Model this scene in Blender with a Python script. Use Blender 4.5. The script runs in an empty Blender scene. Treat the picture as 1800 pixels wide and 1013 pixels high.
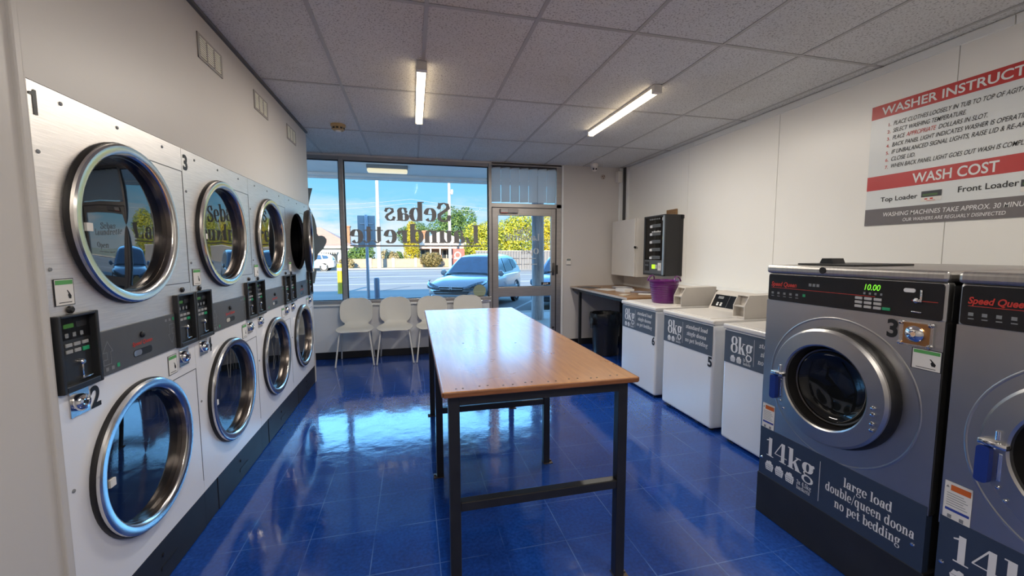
import bpy, bmesh, math, random
from mathutils import Vector, Matrix
random.seed(7)
S = bpy.context.scene
COL = S.collection
PI = math.pi

# ------------------------------------------------------------------ camera
cam_data = bpy.data.cameras.new('camera')
cam = bpy.data.objects.new('camera', cam_data)
COL.objects.link(cam)
cam_data.sensor_fit = 'HORIZONTAL'
cam_data.sensor_width = 36.0
cam_data.lens = 716.223 / 1800 * 36.0
cam_data.clip_start = 0.03
cam_data.clip_end = 600
RC = Matrix(((0.971692, 0.023209, -0.23511), (-0.236236, 0.083662, -0.968087), (-0.002798, 0.996224, 0.086777)))
cam.matrix_world = Matrix.Translation((0, 0, 1.5)) @ RC.to_4x4()
S.camera = cam

# ------------------------------------------------------------------ colour management, sky, sun
S.view_settings.view_transform = 'Standard'
S.view_settings.look = 'None'
S.view_settings.exposure = 0.12
S.view_settings.gamma = 1.0
S.view_settings.use_curve_mapping = False

SKY_STRENGTH = 1.0
SUN_STRENGTH = 15.0
TUBE_STRENGTH = 7.0
TUBE_LIGHT = 28.0

W = bpy.data.worlds.new('sky')
S.world = W
W.use_nodes = True
nt = W.node_tree
nt.nodes.clear()
out = nt.nodes.new('ShaderNodeOutputWorld')
bg = nt.nodes.new('ShaderNodeBackground')
tc = nt.nodes.new('ShaderNodeTexCoord')
sep = nt.nodes.new('ShaderNodeSeparateXYZ')
rp = nt.nodes.new('ShaderNodeValToRGB')
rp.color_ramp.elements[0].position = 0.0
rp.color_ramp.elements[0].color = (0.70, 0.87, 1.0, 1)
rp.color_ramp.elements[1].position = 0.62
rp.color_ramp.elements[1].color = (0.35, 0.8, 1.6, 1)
for p_, c_ in ((0.09, (0.30, 0.72, 1.0)), (0.165, (0.24, 0.66, 1.05)), (0.21, (1.6, 4.6, 9.0)), (0.36, (1.4, 4.0, 7.6))):  # unseen band above the window's sky raised to brighten room and floor
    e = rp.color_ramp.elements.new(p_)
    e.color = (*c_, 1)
mp = nt.nodes.new('ShaderNodeMapping')
mp.inputs['Scale'].default_value = (3.0, 3.0, 11.0)
nz = nt.nodes.new('ShaderNodeTexNoise')
nz.inputs['Scale'].default_value = 2.6
nz.inputs['Detail'].default_value = 7
nz.inputs['Roughness'].default_value = 0.6
cr = nt.nodes.new('ShaderNodeValToRGB')
cr.color_ramp.elements[0].position = 0.40
cr.color_ramp.elements[1].position = 0.60
cl = nt.nodes.new('ShaderNodeMapRange')      # clouds thin out with height
cl.inputs['From Min'].default_value = 0.03
cl.inputs['From Max'].default_value = 0.15
cl.inputs['To Min'].default_value = 1.0
cl.inputs['To Max'].default_value = 0.0
mul = nt.nodes.new('ShaderNodeMath')
mul.operation = 'MULTIPLY'
mx = nt.nodes.new('ShaderNodeMix')
mx.data_type = 'RGBA'
mx.inputs['B'].default_value = (0.93, 0.95, 1.0, 1)
L = nt.links.new
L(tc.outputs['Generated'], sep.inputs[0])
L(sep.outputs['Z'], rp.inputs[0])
L(tc.outputs['Generated'], mp.inputs[0])
L(mp.outputs[0], nz.inputs['Vector'])
L(nz.outputs['Fac'], cr.inputs[0])
L(sep.outputs['Z'], cl.inputs['Value'])
L(cr.outputs[0], mul.inputs[0])
L(cl.outputs[0], mul.inputs[1])
L(mul.outputs[0], mx.inputs['Factor'])
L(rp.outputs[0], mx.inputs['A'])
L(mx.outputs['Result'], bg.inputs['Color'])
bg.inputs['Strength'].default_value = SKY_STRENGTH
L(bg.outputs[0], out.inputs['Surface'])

sun_d = bpy.data.lights.new('sun', 'SUN')
sun_d.energy = SUN_STRENGTH
sun_d.color = (1.0, 0.84, 0.58)
sun_d.angle = 0.009
sun = bpy.data.objects.new('sun', sun_d)
COL.objects.link(sun)
sun.rotation_euler = Vector((0.20, 0.90, -0.355)).to_track_quat('-Z', 'Y').to_euler()

# ------------------------------------------------------------------ materials
MATS = {}
def mat(name, col, rough=0.5, metal=0.0, spec=0.5, emit=None, es=0.0, noise=None, bump=None, coat=0.0, stretch=None, ior=None):
    """Principled material; noise=(scale, amount) varies the colour, bump=(scale, strength) roughens the surface."""
    if name in MATS:
        return MATS[name]
    m = bpy.data.materials.new(name)
    m.use_nodes = True
    n = m.node_tree.nodes
    l = m.node_tree.links.new
    b = n['Principled BSDF']
    c4 = (*col, 1)
    b.inputs['Base Color'].default_value = c4
    b.inputs['Roughness'].default_value = rough
    b.inputs['Metallic'].default_value = metal
    b.inputs['Specular IOR Level'].default_value = spec
    b.inputs['Coat Weight'].default_value = coat
    if ior:
        b.inputs['IOR'].default_value = ior
    if emit:
        b.inputs['Emission Color'].default_value = (*emit, 1)
        b.inputs['Emission Strength'].default_value = es
    if noise or bump:
        t = n.new('ShaderNodeTexCoord')
        v = n.new('ShaderNodeMapping')
        if stretch:
            v.inputs['Scale'].default_value = stretch
        l(t.outputs['Object'], v.inputs[0])
    if noise:
        z = n.new('ShaderNodeTexNoise')
        z.inputs['Scale'].default_value = noise[0]
        z.inputs['Detail'].default_value = 5
        l(v.outputs[0], z.inputs['Vector'])
        r = n.new('ShaderNodeValToRGB')
        r.color_ramp.elements[0].position = 0.3
        r.color_ramp.elements[1].position = 0.7
        r.color_ramp.elements[0].color = (*[max(0, x * (1 - noise[1])) for x in col], 1)
        r.color_ramp.elements[1].color = (*[min(1, x * (1 + noise[1])) for x in col], 1)
        l(z.outputs['Fac'], r.inputs[0])
        l(r.outputs[0], b.inputs['Base Color'])
    if bump:
        z2 = n.new('ShaderNodeTexNoise')
        z2.inputs['Scale'].default_value = bump[0]
        z2.inputs['Detail'].default_value = 4
        l(v.outputs[0], z2.inputs['Vector'])
        bp = n.new('ShaderNodeBump')
        bp.inputs['Strength'].default_value = bump[1]
        bp.inputs['Distance'].default_value = 0.01
        l(z2.outputs['Fac'], bp.inputs['Height'])
        l(bp.outputs[0], b.inputs['Normal'])
    MATS[name] = m
    return m

def glass_mat(name, tint, refl=0.5, ior=1.45):
    """thin window pane: clear with a fresnel reflection"""
    m = bpy.data.materials.new(name)
    m.use_nodes = True
    n = m.node_tree.nodes
    l = m.node_tree.links.new
    n.clear()
    o = n.new('ShaderNodeOutputMaterial')
    t = n.new('ShaderNodeBsdfTransparent')
    t.inputs['Color'].default_value = (*tint, 1)
    g = n.new('ShaderNodeBsdfGlossy')
    g.inputs['Roughness'].default_value = 0.0
    f = n.new('ShaderNodeFresnel')
    f.inputs['IOR'].default_value = ior
    x = n.new('ShaderNodeMixShader')
    l(f.outputs[0], x.inputs[0])
    l(t.outputs[0], x.inputs[1])
    l(g.outputs[0], x.inputs[2])
    l(x.outputs[0], o.inputs['Surface'])
    MATS[name] = m
    return m

WHITE_WALL = mat('wall_paint_white', (0.78, 0.745, 0.70), 0.32, noise=(1.2, 0.03), bump=(60, 0.03))
LEFT_WALL = mat('wall_paint_cream', (0.58, 0.55, 0.515), 0.42, noise=(1.0, 0.03), bump=(40, 0.04))
PANEL_WALL = mat('wall_panel_gloss', (0.87, 0.855, 0.815), 0.34, noise=(0.8, 0.03), bump=(1.8, 0.10))
BACK_WALL = mat('wall_paint_beige', (0.61, 0.58, 0.555), 0.5, noise=(1.0, 0.03), bump=(50, 0.03))
WHITE_TRIM = mat('white_trim', (0.80, 0.81, 0.80), 0.35, noise=(3, 0.03))
ALU = mat('aluminium_frame', (0.40, 0.375, 0.36), 0.38, 0.75, noise=(6, 0.06), stretch=(1, 1, 8))
ALU_DARK = mat('dark_frame_seal', (0.03, 0.03, 0.035), 0.5)
BLACK_SKIRT = mat('black_skirting', (0.012, 0.012, 0.014), 0.4, noise=(8, 0.2))
ENAMEL = mat('white_enamel', (0.80, 0.80, 0.82), 0.22, noise=(2, 0.02))
ENAMEL_W = mat('washer_enamel', (0.80, 0.81, 0.82), 0.2, noise=(2, 0.02))
LIDM = mat('washer_lid_enamel', (0.74, 0.71, 0.67), 0.22, noise=(2, 0.03))
CREAM_BOX = mat('cream_coin_box', (0.60, 0.56, 0.51), 0.4, noise=(3, 0.04))
STEEL = mat('brushed_steel', (0.82, 0.78, 0.75), 0.46, 1.0, noise=(9, 0.08), bump=(14, 0.06), stretch=(1, 1, 22))
STEEL_FL = mat('stainless_front', (0.52, 0.51, 0.50), 0.35, 1.0, noise=(3, 0.07), bump=(4, 0.06))
STEEL_TOP = mat('stainless_lid', (0.55, 0.53, 0.50), 0.34, 1.0, noise=(8, 0.08), stretch=(1, 12, 1))
RING = mat('polished_ring', (0.74, 0.73, 0.71), 0.2, 1.0, noise=(6, 0.06))
RING_IN = mat('ring_inner_band', (0.20, 0.175, 0.16), 0.25, 1.0, noise=(10, 0.10))
PLATE = mat('plate_steel', (0.62, 0.61, 0.60), 0.25, 1.0, noise=(10, 0.05))
CHROME = mat('chrome', (0.85, 0.85, 0.86), 0.08, 1.0, noise=(10, 0.03))
BLACK_RUBBER = mat('black_rubber', (0.012, 0.011, 0.011), 0.45, noise=(20, 0.2))
DARK_GLASS = mat('dark_door_glass', (0.006, 0.008, 0.011), 0.02, 0.0, 0.8, ior=1.75, noise=(3, 0.3))
FL_GLASS = mat('dark_washer_glass', (0.008, 0.009, 0.010), 0.05, 0.0, 0.5, ior=1.45, noise=(3, 0.3))
CONTROL = mat('charcoal_control', (0.022, 0.023, 0.025), 0.35, noise=(10, 0.1))
CONTROL_B = mat('black_control', (0.010, 0.010, 0.012), 0.25, noise=(10, 0.2))
BAND = mat('charcoal_band', (0.085, 0.088, 0.092), 0.42, noise=(8, 0.08))
BLACK_BASE = mat('black_base', (0.016, 0.017, 0.02), 0.5, noise=(6, 0.2))
NAVY = mat('navy_label', (0.035, 0.052, 0.09), 0.35, noise=(6, 0.06))
SLATE = mat('slate_label', (0.085, 0.105, 0.135), 0.4, noise=(6, 0.05))
PRINT_WHITE = mat('white_print', (0.78, 0.78, 0.78), 0.5, noise=(20, 0.02))
PRINT_BLACK = mat('black_print', (0.012, 0.012, 0.013), 0.45, noise=(20, 0.1))
PRINT_GREY = mat('grey_print', (0.22, 0.23, 0.24), 0.5, noise=(20, 0.05))
PRINT_RED = mat('red_print', (0.55, 0.04, 0.03), 0.4, noise=(20, 0.05))
SIGN_RED = mat('sign_red', (0.50, 0.035, 0.035), 0.35, noise=(5, 0.05))
SIGN_WHITE = mat('sign_white', (0.72, 0.75, 0.76), 0.3, noise=(3, 0.02))
SIGN_GREY = mat('sign_grey', (0.16, 0.145, 0.15), 0.35, noise=(5, 0.05))
GREEN_PRINT = mat('green_print', (0.10, 0.36, 0.10), 0.5, noise=(20, 0.06))
GREEN_KEY = mat('green_key', (0.02, 0.33, 0.14), 0.4, noise=(20, 0.06))
GREEN_LED = mat('green_led', (0.05, 0.3, 0.02), 0.4, emit=(0.30, 1.0, 0.05), es=0.7)
DIM_LED = mat('dim_green_led', (0.03, 0.12, 0.02), 0.4, emit=(0.15, 0.6, 0.03), es=0.05)
WOOD_EDGE = mat('table_edge_wood', (0.20, 0.075, 0.028), 0.4, noise=(12, 0.25), stretch=(1, 1, 6))
BLACK_STEEL = mat('black_steel_frame', (0.014, 0.014, 0.016), 0.38, noise=(12, 0.2), bump=(30, 0.05))
CHAIR_W = mat('white_chair_shell', (0.66, 0.65, 0.61), 0.45, noise=(4, 0.02))
CHAIR_LEG = mat('white_chair_leg', (0.66, 0.66, 0.64), 0.35, noise=(10, 0.02))
PURPLE = mat('purple_plastic', (0.115, 0.008, 0.13), 0.28, noise=(5, 0.1))
BIN_BLACK = mat('black_bin_plastic', (0.012, 0.012, 0.014), 0.35, noise=(8, 0.2))
BAG_BLACK = mat('black_bin_bag', (0.014, 0.014, 0.016), 0.22, bump=(30, 0.6))
PAPER = mat('paper', (0.76, 0.74, 0.70), 0.6, noise=(12, 0.03))
PAPER_DARK = mat('dark_printed_card', (0.035, 0.04, 0.05), 0.35, noise=(12, 0.2))
CAB_WHITE = mat('cabinet_white', (0.72, 0.69, 0.65), 0.35, noise=(3, 0.03))
TAN = mat('tan_plastic', (0.42, 0.30, 0.15), 0.5, noise=(8, 0.1))
LAMP_BODY = mat('lamp_body_white', (0.70, 0.67, 0.62), 0.4, noise=(6, 0.03))
TUBE = mat('lamp_diffuser', (0.9, 0.85, 0.75), 0.4, emit=(1.0, 0.80, 0.52), es=TUBE_STRENGTH)
TUBE_OUT = mat('lamp_diffuser_outdoor', (0.6, 0.55, 0.42), 0.4, emit=(1.0, 0.86, 0.55), es=0.75)
GLASS = glass_mat('window_glass', (0.97, 0.985, 0.985), ior=1.06)
VEND_GLASS = glass_mat('vending_glass', (0.75, 0.78, 0.80), ior=1.5)

def floor_material():
    m = bpy.data.materials.new('blue_vinyl_tiles')
    m.use_nodes = True
    n = m.node_tree.nodes
    l = m.node_tree.links.new
    b = n['Principled BSDF']
    t = n.new('ShaderNodeTexCoord')
    mp_ = n.new('ShaderNodeMapping')
    mp_.inputs['Location'].default_value = (-0.42 / 0.325, -1.885 / 0.325, 0)
    mp_.inputs['Scale'].default_value = (1 / 0.325, 1 / 0.325, 1)
    l(t.outputs['Object'], mp_.inputs[0])
    br = n.new('ShaderNodeTexBrick')
    br.offset = 0.0
    br.squash = 1.0
    br.inputs['Scale'].default_value = 1.0
    br.inputs['Mortar Size'].default_value = 0.009
    br.inputs['Mortar Smooth'].default_value = 0.4
    br.inputs['Brick Width'].default_value = 1.0
    br.inputs['Row Height'].default_value = 1.0
    br.inputs['Color1'].default_value = (0.0, 0.0, 0.0, 1)
    br.inputs['Color2'].default_value = (1, 1, 1, 1)
    br.inputs['Mortar'].default_value = (0.5, 0.5, 0.5, 1)
    l(mp_.outputs[0], br.inputs['Vector'])
    z = n.new('ShaderNodeTexNoise')
    z.inputs['Scale'].default_value = 2.2
    z.inputs['Detail'].default_value = 8
    z.inputs['Roughness'].default_value = 0.65
    l(t.outputs['Object'], z.inputs['Vector'])
    r = n.new('ShaderNodeValToRGB')
    r.color_ramp.elements[0].position = 0.3
    r.color_ramp.elements[0].color = (0.007, 0.040, 0.23, 1)
    r.color_ramp.elements[1].position = 0.75
    r.color_ramp.elements[1].color = (0.012, 0.072, 0.36, 1)
    l(z.outputs['Fac'], r.inputs[0])
    sp = n.new('ShaderNodeTexNoise')        # fine flecks of the vinyl
    sp.inputs['Scale'].default_value = 60
    sp.inputs['Detail'].default_value = 4
    l(t.outputs['Object'], sp.inputs['Vector'])
    r2 = n.new('ShaderNodeValToRGB')
    r2.color_ramp.elements[0].position = 0.35
    r2.color_ramp.elements[0].color = (0.82, 0.82, 0.82, 1)
    r2.color_ramp.elements[1].position = 0.7
    r2.color_ramp.elements[1].color = (1.25, 1.25, 1.2, 1)
    l(sp.outputs['Fac'], r2.inputs[0])
    mm = n.new('ShaderNodeMix')
    mm.data_type = 'RGBA'
    mm.blend_type = 'MULTIPLY'
    mm.inputs['Factor'].default_value = 1
    l(r.outputs[0], mm.inputs['A'])
    l(r2.outputs[0], mm.inputs['B'])
    # worn, patchy joint lines
    wn = n.new('ShaderNodeTexNoise')
    wn.inputs['Scale'].default_value = 3.5
    wn.inputs['Detail'].default_value = 6
    l(t.outputs['Object'], wn.inputs['Vector'])
    wr = n.new('ShaderNodeValToRGB')
    wr.color_ramp.elements[0].position = 0.36
    wr.color_ramp.elements[1].position = 0.62
    l(wn.outputs['Fac'], wr.inputs[0])
    wm = n.new('ShaderNodeMath')
    wm.operation = 'MULTIPLY'
    l(br.outputs['Fac'], wm.inputs[0])
    l(wr.outputs[0], wm.inputs[1])
    mj = n.new('ShaderNodeMix')
    mj.data_type = 'RGBA'
    mj.inputs['B'].default_value = (0.075, 0.17, 0.45, 1)
    l(wm.outputs[0], mj.inputs['Factor'])
    l(mm.outputs['Result'], mj.inputs['A'])
    l(mj.outputs['Result'], b.inputs['Base Color'])
    # uneven polish
    rn = n.new('ShaderNodeTexNoise')
    rn.inputs['Scale'].default_value = 4.0
    rn.inputs['Detail'].default_value = 9
    rn.inputs['Roughness'].default_value = 0.7
    l(t.outputs['Object'], rn.inputs['Vector'])
    mr = n.new('ShaderNodeMapRange')
    mr.inputs['From Min'].default_value = 0.3
    mr.inputs['From Max'].default_value = 0.7
    mr.inputs['To Min'].default_value = 0.03
    mr.inputs['To Max'].default_value = 0.17
    l(rn.outputs['Fac'], mr.inputs['Value'])
    l(mr.outputs[0], b.inputs['Roughness'])
    bn = n.new('ShaderNodeTexNoise')
    bn.inputs['Scale'].default_value = 9
    bn.inputs['Detail'].default_value = 6
    l(t.outputs['Object'], bn.inputs['Vector'])
    bp = n.new('ShaderNodeBump')
    bp.inputs['Strength'].default_value = 0.10
    bp.inputs['Distance'].default_value = 0.02
    l(bn.outputs['Fac'], bp.inputs['Height'])
    l(bp.outputs[0], b.inputs['Normal'])
    b.inputs['IOR'].default_value = 1.6
    b.inputs['Coat Weight'].default_value = 0.5
    b.inputs['Coat Roughness'].default_value = 0.06
    return m

def ceiling_material():
    m = bpy.data.materials.new('mineral_fibre_tile')
    m.use_nodes = True
    n = m.node_tree.nodes
    l = m.node_tree.links.new
    b = n['Principled BSDF']
    b.inputs['Roughness'].default_value = 0.9
    t = n.new('ShaderNodeTexCoord')
    z = n.new('ShaderNodeTexNoise')
    z.inputs['Scale'].default_value = 95
    z.inputs['Detail'].default_value = 3
    l(t.outputs['Object'], z.inputs['Vector'])
    r = n.new('ShaderNodeValToRGB')
    r.color_ramp.elements[0].position = 0.30
    r.color_ramp.elements[0].color = (0.29, 0.29, 0.29, 1)
    r.color_ramp.elements[1].position = 0.47
    r.color_ramp.elements[1].color = (0.645, 0.655, 0.655, 1)
    l(z.outputs['Fac'], r.inputs[0])
    s = n.new('ShaderNodeTexNoise')          # faint old water stains
    s.inputs['Scale'].default_value = 1.1
    s.inputs['Detail'].default_value = 3
    l(t.outputs['Object'], s.inputs['Vector'])
    r2 = n.new('ShaderNodeValToRGB')
    r2.color_ramp.elements[0].position = 0.3
    r2.color_ramp.elements[0].color = (0.90, 0.88, 0.85, 1)
    r2.color_ramp.elements[1].position = 0.6
    r2.color_ramp.elements[1].color = (1, 1, 1, 1)
    l(s.outputs['Fac'], r2.inputs[0])
    mm = n.new('ShaderNodeMix')
    mm.data_type = 'RGBA'
    mm.blend_type = 'MULTIPLY'
    mm.inputs['Factor'].default_value = 1
    l(r.outputs[0], mm.inputs['A'])
    l(r2.outputs[0], mm.inputs['B'])
    l(mm.outputs['Result'], b.inputs['Base Color'])
    bp = n.new('ShaderNodeBump')
    bp.inputs['Strength'].default_value = 0.25
    bp.inputs['Distance'].default_value = 0.01
    l(z.outputs['Fac'], bp.inputs['Height'])
    l(bp.outputs[0], b.inputs['Normal'])
    return m

def wood_material(name, dark, light, rough, along, scale=1.0, bumpy=0.12, coat=0.1):
    m = bpy.data.materials.new(name)
    m.use_nodes = True
    n = m.node_tree.nodes
    l = m.node_tree.links.new
    b = n['Principled BSDF']
    t = n.new('ShaderNodeTexCoord')
    v = n.new('ShaderNodeMapping')
    v.inputs['Scale'].default_value = along
    l(t.outputs['Object'], v.inputs[0])
    z = n.new('ShaderNodeTexNoise')
    z.inputs['Scale'].default_value = 4.0 * scale
    z.inputs['Detail'].default_value = 8
    z.inputs['Roughness'].default_value = 0.62
    z.inputs['Distortion'].default_value = 0.6
    l(v.outputs[0], z.inputs['Vector'])
    r = n.new('ShaderNodeValToRGB')
    r.color_ramp.elements[0].position = 0.3
    r.color_ramp.elements[0].color = (*dark, 1)
    r.color_ramp.elements[1].position = 0.68
    r.color_ramp.elements[1].color = (*light, 1)
    l(z.outputs['Fac'], r.inputs[0])
    l(r.outputs[0], b.inputs['Base Color'])
    q = n.new('ShaderNodeTexNoise')
    q.inputs['Scale'].default_value = 3
    q.inputs['Detail'].default_value = 6
    l(t.outputs['Object'], q.inputs['Vector'])
    mr = n.new('ShaderNodeMapRange')
    mr.inputs['From Min'].default_value = 0.3
    mr.inputs['From Max'].default_value = 0.7
    mr.inputs['To Min'].default_value = rough * 0.85
    mr.inputs['To Max'].default_value = rough * 1.15
    l(q.outputs['Fac'], mr.inputs['Value'])
    l(mr.outputs[0], b.inputs['Roughness'])
    q2 = n.new('ShaderNodeTexNoise')
    q2.inputs['Scale'].default_value = 5
    q2.inputs['Detail'].default_value = 6
    v2 = n.new('ShaderNodeMapping')
    v2.inputs['Scale'].default_value = tuple(max(.6, a ** .7) for a in along)
    v2.inputs['Rotation'].default_value = (0, 0, .12)
    l(t.outputs['Object'], v2.inputs[0])
    l(v2.outputs[0], q2.inputs['Vector'])
    bp = n.new('ShaderNodeBump')
    bp.inputs['Strength'].default_value = bumpy
    bp.inputs['Distance'].default_value = 0.01
    l(q2.outputs['Fac'], bp.inputs['Height'])
    l(bp.outputs[0], b.inputs['Normal'])
    b.inputs['Coat Weight'].default_value = coat
    b.inputs['Coat Roughness'].default_value = 0.2
    b.inputs['Coat IOR'].default_value = 1.6
    return m

FLOOR_M = floor_material()
CEIL_M = ceiling_material()
TABLE_M = wood_material('varnished_table_top', (0.43, 0.17, 0.036), (0.60, 0.27, 0.062), 0.30, (9, 0.8, 1), 1.0, 0.07, 1.0)
COUNTER_M = wood_material('brown_counter_top', (0.24, 0.13, 0.06), (0.36, 0.20, 0.095), 0.35, (1, 6, 1), 1.0, 0.05)
BOX_WOOD = wood_material('plain_brown_wood', (0.20, 0.11, 0.05), (0.32, 0.19, 0.09), 0.6, (1, 1, 8))
POST_WOOD = wood_material('weathered_post_timber', (0.22, 0.22, 0.235), (0.46, 0.46, 0.47), 0.8, (5, 5, 0.5), 1.0, 0.5)
# ------------------------------------------------------------------ mesh helpers
class MB:
    """collects shapes and links them as ONE mesh object"""
    def __init__(self):
        self.v = []
        self.f = []
        self.mi = []
        self.sm = []
        self.cur = 0
        self.smooth = False
    def add(self, vs, fs, smooth=None):
        o = len(self.v)
        self.v.extend([tuple(p) for p in vs])
        for q in fs:
            self.f.append([i + o for i in q])
            self.mi.append(self.cur)
            self.sm.append(self.smooth if smooth is None else smooth)
        return self
    def box(self, x0, x1, y0, y1, z0, z1, bev=0.0, seg=2):
        if x0 > x1: x0, x1 = x1, x0
        if y0 > y1: y0, y1 = y1, y0
        if z0 > z1: z0, z1 = z1, z0
        bev = min(bev, 0.45 * min(x1 - x0, y1 - y0, z1 - z0))
        if bev <= 0:
            vs = [(x, y, z) for x in (x0, x1) for y in (y0, y1) for z in (z0, z1)]
            return self.add(vs, [(0, 1, 3, 2), (4, 6, 7, 5), (0, 4, 5, 1), (2, 3, 7, 6), (0, 2, 6, 4), (1, 5, 7, 3)], False)
        bm = bmesh.new()
        bmesh.ops.create_cube(bm, size=1)
        for q in bm.verts:
            q.co = Vector(((x0 + x1) / 2 + q.co.x * (x1 - x0), (y0 + y1) / 2 + q.co.y * (y1 - y0), (z0 + z1) / 2 + q.co.z * (z1 - z0)))
        bmesh.ops.bevel(bm, geom=bm.edges[:], offset=bev, segments=seg, affect='EDGES', profile=0.5)
        return self.take(bm)
    def take(self, bm, smooth=False):
        bm.verts.index_update()
        self.add([q.co for q in bm.verts], [[a.index for a in q.verts] for q in bm.faces], smooth)
        bm.free()
        return self
    def lathe(self, prof, origin=(0, 0, 0), axis=(0, 0, 1), n=32, smooth=True, a0=0.0, a1=2 * PI):
        """prof: list of (radius, height along axis)"""
        ax = Vector(axis).normalized()
        u = ax.orthogonal().normalized()
        w = ax.cross(u)
        o = Vector(origin)
        full = abs(a1 - a0 - 2 * PI) < 1e-6
        cnt = n if full else n + 1
        vs = []
        for r, h in prof:
            for k in range(cnt):
                a = a0 + (a1 - a0) * k / n
                vs.append(o + ax * h + (u * math.cos(a) + w * math.sin(a)) * max(r, 1e-5))
        fs = []
        for i in range(len(prof) - 1):
            for k in range(n):
                k2 = (k + 1) % cnt
                fs.append((i * cnt + k, i * cnt + k2, (i + 1) * cnt + k2, (i + 1) * cnt + k))
        return self.add(vs, fs, smooth)
    def cyl(self, p0, p1, r, r1=None, n=16, smooth=True):
        p0 = Vector(p0); p1 = Vector(p1)
        h = (p1 - p0).length
        r1 = r if r1 is None else r1
        return self.lathe([(0, 0), (r, 0), (r, 0), (r1, h), (r1, h), (0, h)], p0, p1 - p0, n, smooth)
    def tube(self, pts, r, n=8, closed=False):
        pts = [Vector(p) for p in pts]
        m = len(pts)
        vs = []
        prev = None
        for i, p in enumerate(pts):
            if closed:
                d = pts[(i + 1) % m] - pts[i - 1]
            else:
                d = pts[min(i + 1, m - 1)] - pts[max(i - 1, 0)]
            d.normalize()
            u = d.orthogonal().normalized() if prev is None else (prev - d * prev.dot(d)).normalized()
            prev = u
            w = d.cross(u)
            rr = r[i] if isinstance(r, (list, tuple)) else r
            for k in range(n):
                a = 2 * PI * k / n
                vs.append(p + (u * math.cos(a) + w * math.sin(a)) * rr)
        fs = []
        for i in range(m if closed else m - 1):
            j = (i + 1) % m
            for k in range(n):
                k2 = (k + 1) % n
                fs.append((i * n + k, i * n + k2, j * n + k2, j * n + k))
        if not closed:
            fs.append(tuple(range(n - 1, -1, -1)))
            fs.append(tuple((m - 1) * n + k for k in range(n)))
        return self.add(vs, fs, True)
    def prism(self, poly, fn, d0, d1):
        """poly: 2-D outline; fn(u, v, d) -> point; extruded from d0 to d1"""
        n = len(poly)
        vs = [fn(u, v, d0) for u, v in poly] + [fn(u, v, d1) for u, v in poly]
        fs = [tuple(range(n - 1, -1, -1)), tuple(range(n, 2 * n))]
        for k in range(n):
            k2 = (k + 1) % n
            fs.append((k, k2, n + k2, n + k))
        return self.add(vs, fs, False)
    def holed(self, u0, u1, v0, v1, cu, cv, r, fn, d0, d1, n=48):
        """rectangular plate with a round hole, thickness d0..d1"""
        angs = [2 * PI * k / n for k in range(n)]
        for (a, b) in ((u0, v0), (u1, v0), (u1, v1), (u0, v1)):
            angs.append(math.atan2(b - cv, a - cu) % (2 * PI))
        angs = sorted(set(round(a, 6) for a in angs))
        inn, outr = [], []
        for a in angs:
            c, s = math.cos(a), math.sin(a)
            t = 1e9
            if c > 1e-9: t = min(t, (u1 - cu) / c)
            if c < -1e-9: t = min(t, (u0 - cu) / c)
            if s > 1e-9: t = min(t, (v1 - cv) / s)
            if s < -1e-9: t = min(t, (v0 - cv) / s)
            inn.append((cu + r * c, cv + r * s))
            outr.append((cu + t * c, cv + t * s))
        m = len(angs)
        vs = []
        for d in (d0, d1):
            vs += [fn(u, v, d) for u, v in inn]
            vs += [fn(u, v, d) for u, v in outr]
        fs = []
        for k in range(m):
            j = (k + 1) % m
            fs.append((2 * m + k, 3 * m + k, 3 * m + j, 2 * m + j))
            fs.append((m + k, k, j, m + j))
            fs.append((k, 2 * m + k, 2 * m + j, j))
            fs.append((m + k, m + j, 3 * m + j, 3 * m + k))
        return self.add(vs, fs, False)
    def build(self, name, mats, parent=None, loc=None):
        me = bpy.data.meshes.new(name)
        me.from_pydata(self.v, [], self.f)
        if not isinstance(mats, (list, tuple)):
            mats = [mats]
        for q in mats:
            me.materials.append(q)
        me.polygons.foreach_set('material_index', [min(i, len(mats) - 1) for i in self.mi])
        me.polygons.foreach_set('use_smooth', self.sm)
        me.update()
        bm = bmesh.new()
        bm.from_mesh(me)
        bmesh.ops.recalc_face_normals(bm, faces=bm.faces[:])
        bm.to_mesh(me)
        bm.free()
        if any(self.sm):
            try:
                me.set_sharp_from_angle(angle=math.radians(38))
            except Exception:
                pass
        o = bpy.data.objects.new(name, me)
        COL.objects.link(o)
        if parent is not None:
            o.parent = parent
        if loc is not None:
            o.location = loc
        return o

def empty(name, loc=(0, 0, 0), rz=0.0):
    o = bpy.data.objects.new(name, None)
    o.empty_display_size = 0.1
    COL.objects.link(o)
    o.location = loc
    o.rotation_euler = (0, 0, rz)
    return o

def tag(o, label=None, cat=None, group=None, kind=None):
    if label: o['label'] = label
    if cat: o['category'] = cat
    if group: o['group'] = group
    if kind: o['kind'] = kind
    return o

def struct(o):
    o['kind'] = 'structure'
    return o

def copy_tree(o, parent=None):
    c = o.copy()
    COL.objects.link(c)
    if parent is not None:
        c.parent = parent
    for ch in list(o.children):
        copy_tree(ch, c)
    return c

def rrect(w, h, r, n=5, cx=0.0, cy=0.0):
    pts = []
    for (sx, sy, a0) in ((1, 1, 0), (-1, 1, PI / 2), (-1, -1, PI), (1, -1, 1.5 * PI)):
        for k in range(n + 1):
            a = a0 + PI / 2 * k / n
            pts.append((cx + sx * (w / 2 - r) + r * math.cos(a), cy + sy * (h / 2 - r) + r * math.sin(a)))
    return pts

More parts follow.
